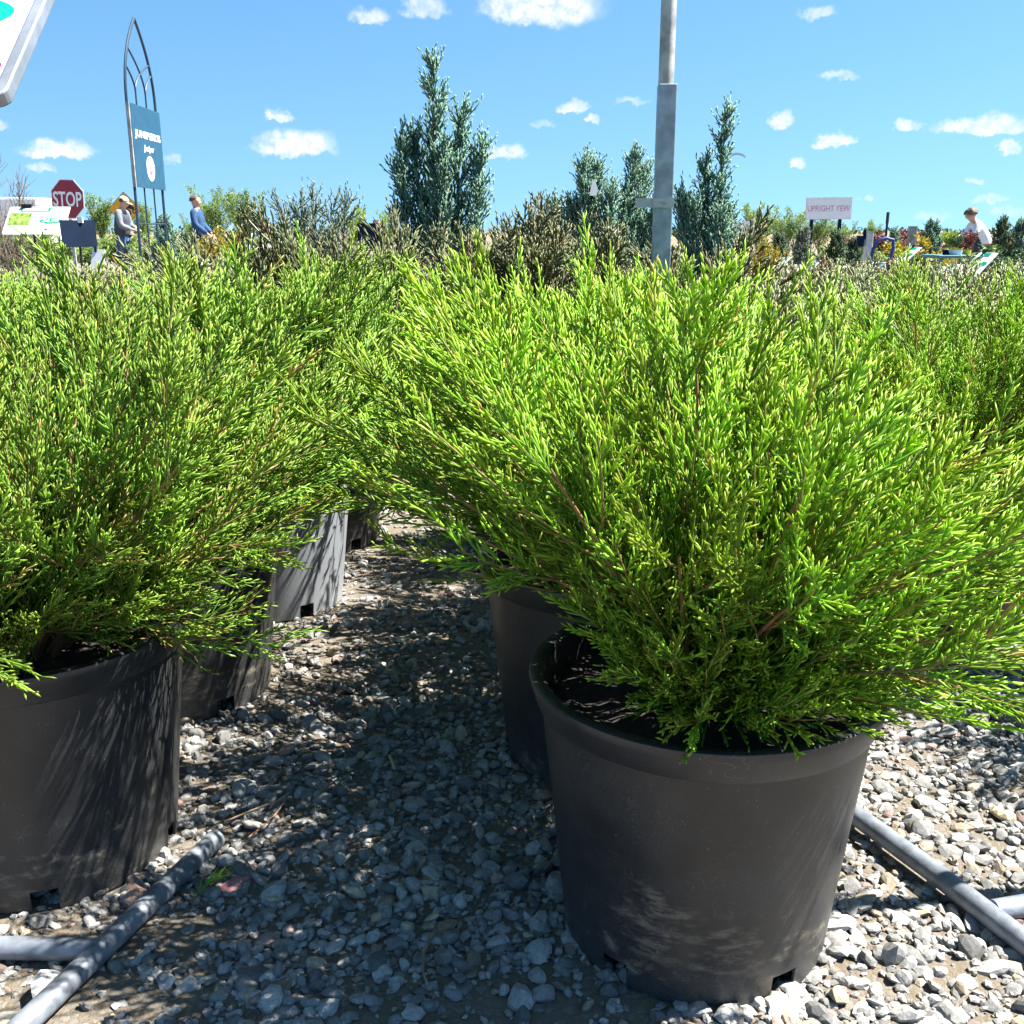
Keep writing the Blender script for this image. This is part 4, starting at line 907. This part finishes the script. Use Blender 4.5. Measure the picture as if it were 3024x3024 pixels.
price_sign(2832, 790, 9.8, .13, .06, R(-3), R(25), 'blank white card in front of the table, nearer the person', plain=True)
price_sign(3005, 800, 8.0, .10, .08, R(0), R(20), 'blank white card past the person in white', plain=True)
price_sign(2806, 868, 5.6, .05, .08, R(0), R(20), 'small white plant label among the grey-green junipers', plain=True)
# dark board on a wooden post
cb = at(1100, 697, 9.); db = thing('dark_board', (cb.x, cb.y, 0), 'dark blue board nailed to a pale wooden post, below the bright green bush', 'sign board')
MB().box((.03, .06, at(1118, 650, 9.).z / 2), (.055, .055, at(1118, 650, 9.).z)).build('post', M_WOOD, db); MB().box((-.02, 0, cb.z), (.22, .02, .21), Euler((0, 0, R(-12))).to_matrix()).build('board', M_NAVY, db, bevel=.003)
# pink lettered signs on two posts
def big_sign(px0, px1, py0, py1, Y, words, label, tw, tx=0.):
    a, b = at(px0, py0, Y), at(px1, py1, Y); w, h = b.x - a.x, a.z - b.z; r = thing('yard_sign', ((a.x + b.x) / 2, Y, 0), label, 'sign')
    M = frame((0, 0, (a.z + b.z) / 2), (1, 0, .012), (0, 0, 1))
    MB().prism(rect(w, h), .006, M).build('border', M_PINK, r); MB().prism(rect(w * .985, h * .965), .003, M @ Matrix.Translation((0, 0, .0065))).build('panel', M_WHITE, r)
    text('lettering', words, M @ Matrix.Translation((tx * w, h * .0, 0)), w * tw, h * .27, M_PINK, r, .003, .0, z=.010)
    for f in (-.34, .28): MB().box((w * f, .05, b.z / 2 + .05), (.07, .05, b.z + .1)).build('post', M_NAVY, r)
big_sign(2382, 2512, 583, 648, 24., 'UPRIGHT YEW', 'white yard sign on two dark posts lettered UPRIGHT YEW in pink', .92)
big_sign(2120, 2236, 653, 700, 26., 'ER', 'white yard sign half hidden by the conifer, only ER showing', .16, .24)
# posts at the right
def simple_post(px, top, Y, w, m, label, name='wooden_post'):
    z = zt(top, Y); b = gp(px, Y); r = thing(name, b, label, 'post'); MB().box((0, 0, z / 2), (w, w, z)).build('shaft', m, r, bevel=.006); MB().box((0, 0, z + .006), (w * 1.06, w * 1.06, .014)).build('cap', m, r); return r
wp = simple_post(2566, 686, 13., .085, mat('pale_grey_post', (.55, .54, .53), .8, var=.15, vs=20), 'pale grey post with a dark lamp box on its side', 'pale_post')
MB().box((-.10, 0, zt(712, 13.)), (.07, .07, .13)).box((-.055, 0, zt(690, 13.) - .01), (.03, .05, .12)).build('lamp_box', M_NAVY, wp, bevel=.006)
simple_post(2693, 671, 14., .09, M_WOOD, 'weathered brown wooden post between maroon shrubs')
sp_ = thing('thin_pole', gp(2616, 20.), 'thin dark pole rising behind the maroon shrub', 'pole'); MB().tube([(0, 0, 0), (0, 0, zt(628, 20.))], .022, 8).build('shaft', M_NAVY, sp_, True); MB().tube([(0, 0, zt(660, 20.)), (0, 0, zt(628, 20.) + .01)], .03, 8).build('sleeve', M_BLK, sp_, True)
# blue loop: padded handle of a cart
lp = thing('blue_cart', gp(2610, 10.), 'navy blue padded cart handle, an upright loop beside the pale post', 'cart')
zz = lambda py: zt(py, 10.)
MB().tube([(-.10, 0, zz(800)), (-.105, 0, zz(770)), (-.09, 0, zz(735)), (-.05, 0, zz(710)), (.02, 0, zz(703)), (.09, 0, zz(708)), (.10, 0, zz(735)), (.075, 0, zz(770)), (.055, 0, zz(800))], .017, 10).build('handle_loop', M_BLUE_T, lp, True)
MB().box((-.02, .1, .32), (.34, .5, .26)).build('tray', M_BLUE_T, lp, bevel=.02)
MB().tube([(-.10, 0, .40), (-.10, 0, zz(800) + .01)], .014, 8).tube([(.055, 0, .40), (.055, 0, zz(800) + .01)], .014, 8).build('stem', M_BLUE_T, lp, True)
for sx in (-.2, .16): w_ = MB().tube([(sx - .02, .1, .11), (sx + .02, .1, .11)], .11, 20).build('wheel', M_BLK, lp, True)
# table with pots
YB = 11.; tz = zt(757, YB); tbp = gp(2815, YB); tw_ = (2875 - 2755) * YB / F
tt_ = thing('plant_table', tbp, 'teal plant table with thin legs, in front of the person in white', 'table')
MB().box((0, 0, tz), (tw_, .5, .03)).build('table_top', M_TABLE, tt_, bevel=.004)
for sx in (-1, 1):
    for sy in (-1, 1): MB().box((sx * (tw_ / 2 - .03), sy * .2, tz / 2 - .008), (.03, .03, tz - .016)).build('leg', M_TABLE, tt_)
def tub(px, Y, zb, r, h, pm, fm, label, k=1.):
    b = at(px, 740, Y); ro = thing('flower_pot', (b.x, Y, zb), label, 'potted plant', 0, 'potted plants on the table'); MB().lathe([(.0001, 0), (r * .8, 0), (r, h), (r * .9, h), (r * .85, h * .85), (.0001, h * .85)], 20).build('pot', pm, ro, True)
    f = link('leaves', BS[0], None, ro, loc=(0, 0, h * .6)); f.scale = (k * .17, k * .17, k * .19); f['kind'] = 'stuff'; f.material_slots[0].link = 'OBJECT'; f.material_slots[0].material = fm
tz2 = tz + .0155
tub(2800, YB, tz2, .06, .05, M_NAVY, M_BRIGHT, 'bright green plant in a dark pot on the teal table', .9); tub(2822, YB - .08, tz2, .07, .05, mat('pale_pot', (.5, .52, .55), .6), M_SPRUCE, 'dark green bushy plant in a pale pot on the teal table', .75); tub(2858, YB, tz2, .035, .05, M_GOLD, M_RED, 'reddish plant in a yellow pot on the teal table', .9)

# white enclosed trailer far left
YR = 46.; tr = thing('white_trailer', gp(64, YR), 'white enclosed trailer far behind the price sign reading 34.99', 'trailer'); zr = zt(583, YR); wr = 112 * YR / F
MB().box((0, 2, (zr + .5) / 2), (wr, 4, zr - .5)).build('body', M_WHITE, tr, bevel=.04); MB().box((-wr * .24, -.012, (zr + .6) / 2), (wr * .44, .02, zr - .8)).build('door', M_LETTER, tr); MB().box((wr * .24, -.012, (zr + .6) / 2), (wr * .44, .02, zr - .8)).build('door', M_LETTER, tr)
for sx in (-1, 1): MB().tube([(sx * (wr / 2 - .25), 2, .32), (sx * (wr / 2 - .02), 2, .32)], .32, 20).build('wheel', M_BLK, tr, True)
MB().box((0, .05, .47), (wr * .95, .1, .1)).build('bumper', M_BLACKM, tr)
# near-black arm with clamp over the 34.99 sign
ar = at(60, 612, 7.05)

# ------------------------------------------------------------------ people
def skin(name, verts, edges, m, parent, sub=2):
    me = bpy.data.meshes.new(name); me.from_pydata([v[0] for v in verts], edges, []); me.update()
    o = link(name, me, None, parent); md = o.modifiers.new('skin', 'SKIN'); md.use_smooth_shade = True
    for k, v in enumerate(verts):
        r = v[1] if isinstance(v[1], tuple) else (v[1], v[1]); me.skin_vertices[0].data[k].radius = r
    me.skin_vertices[0].data[0].use_root = True
    sb = o.modifiers.new('subdivision', 'SUBSURF'); sb.levels = sb.render_levels = sub; me.materials.append(m)
    dg = bpy.context.evaluated_depsgraph_get(); dg.update(); m2 = bpy.data.meshes.new_from_object(o.evaluated_get(dg)); o.modifiers.clear(); o.data = m2; m2.name = name
    if not m2.materials: m2.materials.append(m)
    return o
def person(loc_, rz, label, arms, lean=0., jacket=None, trousers=None, head_tilt=0., hair=None, cap=None, vest=None, collar=None, scale=1., hs=1.):
    """faces local +X; arms: ((elbow),(hand)) for left(+y) and right(-y)"""
    r = thing('person', loc_, label, 'person', rz); r.scale = (scale,) * 3
    L = lambda x, y, z: (x + math.sin(lean) * max(0, z - .95), y, .95 + (z - .95) * math.cos(lean) if z > .95 else z)
    hx = lambda x, z: L(x + math.sin(head_tilt) * (z - 1.50), 0, 1.50 + (z - 1.50) * math.cos(head_tilt))
    V = [(L(0, 0, .95), .10), (L(0, 0, 1.12), .095), (L(.01, 0, 1.32), (.11, .09)), (L(0, 0, 1.46), .06), (hx(.005, 1.54), .055), (hx(.025, 1.60), (.088, .092)), (hx(.005, 1.68), (.100, .120)), (hx(-.005, 1.745), (.085, .10))]
    E = [(k, k + 1) for k in range(7)]
    V.append((hx(.135, 1.635), .018)); E.append((5, 8))
    def addc(a, pts):
        for p in pts:
            V.append(p); E.append((a, len(V) - 1)); a = len(V) - 1
        return a
    sh = {}
    for sy, (el_, ha) in zip((1, -1), arms):
        s0 = L(0, sy * .17, 1.43); h_ = Vector(ha); e2 = Vector(el_); dr = (h_ - e2).normalized(); sdv = dr.cross(Vector((0, 0, 1))).normalized() if abs(dr.z) < .95 else Vector((0, 1, 0))
        w = addc(3, [(s0, .040), (tuple(e2.lerp(Vector(s0), .5)), .036), (el_, .034), (ha, .030), (tuple(h_ + dr * .05), .032)])
        for q, (off, ln) in enumerate(((-.028, .065), (-.010, .078), (.010, .074), (.027, .058))):
            addc(w, [(tuple(h_ + dr * .085 + sdv * off), .010), (tuple(h_ + dr * (.085 + ln * .6) + sdv * off + Vector((0, 0, -.012))), .009), (tuple(h_ + dr * (.085 + ln) + sdv * off + Vector((0, 0, -.032))), .008)])
        addc(w - 1, [(tuple(h_ + dr * .035 + sdv * .04 * sy), .011), (tuple(h_ + dr * .075 + sdv * .052 * sy + Vector((0, 0, -.012))), .009)])
        sh[sy] = (s0, el_, ha)
    legs = {}
    for sy in (1, -1):
        pts = [((0, sy * .095, .86), .070), ((.015, sy * .10, .48), .050), ((-.02, sy * .105, .10), .040), ((.03, sy * .11, .04), .045), ((.15, sy * .12, .03), .032)]
        addc(0, pts); legs[sy] = pts
    skin('body', V, E, M_SKIN, r)
    # jacket / shirt
    JV = [(L(0, 0, .80), (.175, .165)), (L(0, 0, 1.10), (.155, .145)), (L(.01, 0, 1.32), (.18, .15)), (L(0, 0, 1.46), (.11, .105)), (hx(0, 1.515), .075)]; JE = [(0, 1), (1, 2), (2, 3), (3, 4)]
    for sy in (1, -1):
        s0, el_, ha = sh[sy]; mid = tuple((Vector(s0) + Vector(el_)) / 2); cf = tuple(Vector(el_).lerp(Vector(ha), .92)); inn = tuple(Vector(L(0, 0, 1.44)).lerp(Vector(s0), .45))
        skin('sleeve', [(inn, .085), (s0, .092), (mid, .082), (el_, .076), (cf, .066)], [(0, 1), (1, 2), (2, 3), (3, 4)], jacket, r)
    skin('jacket' if vest is None else 'shirt', JV, JE, jacket, r)
    if vest is not None:
        skin('vest', [(L(0, 0, .86), (.205, .195)), (L(0, 0, 1.10), (.19, .18)), (L(.012, 0, 1.32), (.205, .185)), (L(.0, 0, 1.44), (.13, .135))], [(0, 1), (1, 2), (2, 3)], vest, r)
    TV = [((0, 0, 1.0), (.15, .14))]; TE = []
    for sy in (1, -1):
        b0 = len(TV); TV += [((0, sy * .095, .84), .118), ((.015, sy * .10, .48), .088), ((-.015, sy * .105, .09), .075)]; TE += [(0, b0), (b0, b0 + 1), (b0 + 1, b0 + 2)]
    skin('trousers', TV, TE, trousers, r)
    for sy in (1, -1): skin('shoe', [((-.05, sy * .105, .05), .05), ((.06, sy * .11, .045), .048), ((.19, sy * .12, .035), .035)], [(0, 1), (1, 2)], M_BLK, r, 1)
    # hair or cap, around the cranium
    hc = Vector(hx(.0, 1.685))
    def dome(name, rx, ry, rz_, m, cut, back=0., jit=0.):
        bm = bmesh.new(); bmesh.ops.create_icosphere(bm, subdivisions=3, radius=1); rr = random.Random(5)
        bmesh.ops.delete(bm, geom=[v for v in bm.verts if v.co.z < cut + (.9 * max(0, v.co.x) if back else 0)], context='VERTS')
        for v in bm.verts:
            f = 1 + rr.uniform(-jit, jit); v.co = Vector((v.co.x * rx * f - .012, v.co.y * ry * f, v.co.z * rz_ * f))
        Rm = Matrix.Rotation(head_tilt + lean, 3, 'Y')
        for v in bm.verts: v.co = Rm @ v.co + hc
        me = bpy.data.meshes.new(name); bm.to_mesh(me); bm.free()
        for p in me.polygons: p.use_smooth = True
        o = link(name, me, m, r); sl = o.modifiers.new('thick', 'SOLIDIFY'); sl.thickness = .006; return o
    if hair: dome('hair', .118 * hs, .100 * hs, .098 * hs, hair[0], hair[1], 1., .07 * hs ** 3)
    if cap:
        if hair is None: dome('hair', .110, .094, .09, M_HAIRB, -.55, 1., .03)
        c_ = dome('cap', .120, .102, .104, cap, .0); Rm = Matrix.Rotation(head_tilt + lean, 3, 'Y')
        MB().prism([(.07, -.075), (.14, -.07), (.19, -.04), (.20, 0), (.19, .04), (.14, .07), (.07, .075)], .008, Matrix.Translation(hc + Rm @ Vector((0, 0, .005))) @ Rm.to_4x4()).build('brim', cap, c_)
    return r
M_JBLUE = mat('blue_pullover', (.018, .060, .145), .85, 0, var=.25, vs=14); M_JGREY = mat('grey_hoodie', (.16, .175, .20), .9, 0, var=.2, vs=14); M_VESTN = mat('slate_vest', (.045, .055, .080), .85, 0, var=.2, vs=14); M_JEAN = mat('blue_jeans', (.035, .095, .22), .85, 0, var=.3, vs=12)
M_DARKT = mat('dark_trousers', (.022, .026, .040), .85, 0, var=.25, vs=12); M_CAP = mat('straw_cap', (.52, .44, .30), .8, 0, var=.25, vs=30); M_WSHIRT = mat('white_shirt', (.70, .72, .78), .8, 0, var=.06, vs=12); M_KHAKI = mat('khaki', (.26, .20, .12), .85, 0, var=.2, vs=12)
YP = 23.5
person(gp(362, YP), R(-8), 'person in a slate vest over a grey hoodie, straw cap and blue jeans, looking down', (((.10, .22, 1.13), (.30, .10, 1.08)), ((.10, -.22, 1.13), (.30, -.10, 1.06))), R(4), M_JGREY, M_JEAN, R(22), None, M_CAP, M_VESTN, scale=.985)
pm = person(gp(588, YP), R(-6), 'person in a dark blue pullover and dark trousers, standing and holding a pale hose', (((.02, .22, 1.16), (.26, .12, .95)), ((.02, -.24, 1.16), (.27, -.12, .94))), R(-2), M_JBLUE, M_DARKT, 0., (M_HAIRB, -.35), scale=.99)
MB().prism(rrect(.05, .06, .01), .004, frame((-.0, -.245, .93), (1, 0, 0), (0, 0, 1))).build('badge', M_WHITE, pm)
hz = at(622, 712, YP - .1)
ho = MB().tube([hz + Vector(p) for p in ((-.02, .0, .0), (.12, 0, .02), (.24, 0, -.06), (.33, 0, -.22), (.40, 0, -.42), (.44, 0, -.62), (.46, 0, -.86))], .022, 10).build('hose', mat('pale_hose', (.42, .48, .46), .4), None, True); tag(ho, 'pale grey hose curving down from the hands of the man in blue', 'hose')
ps = person(gp(2918, 18.5), R(180), 'person in a white shirt with a dark front and khaki trousers, bent towards the table', (((.40, .22, 1.10), (.66, .14, 1.02)), ((.40, -.24, 1.08), (.68, -.14, 1.00))), R(36), M_WSHIRT, M_KHAKI, R(-4), (M_HAIRG, -.55), scale=.84, hs=1.18)
skin('apron', [((.10, 0, .55), (.10, .14)), ((.12, 0, .85), (.10, .15)), ((.22, 0, 1.10), (.10, .13)), ((.34, 0, 1.26), (.07, .10))], [(0, 1), (1, 2), (2, 3)], mat('navy_apron', (.030, .034, .055), .9), ps)
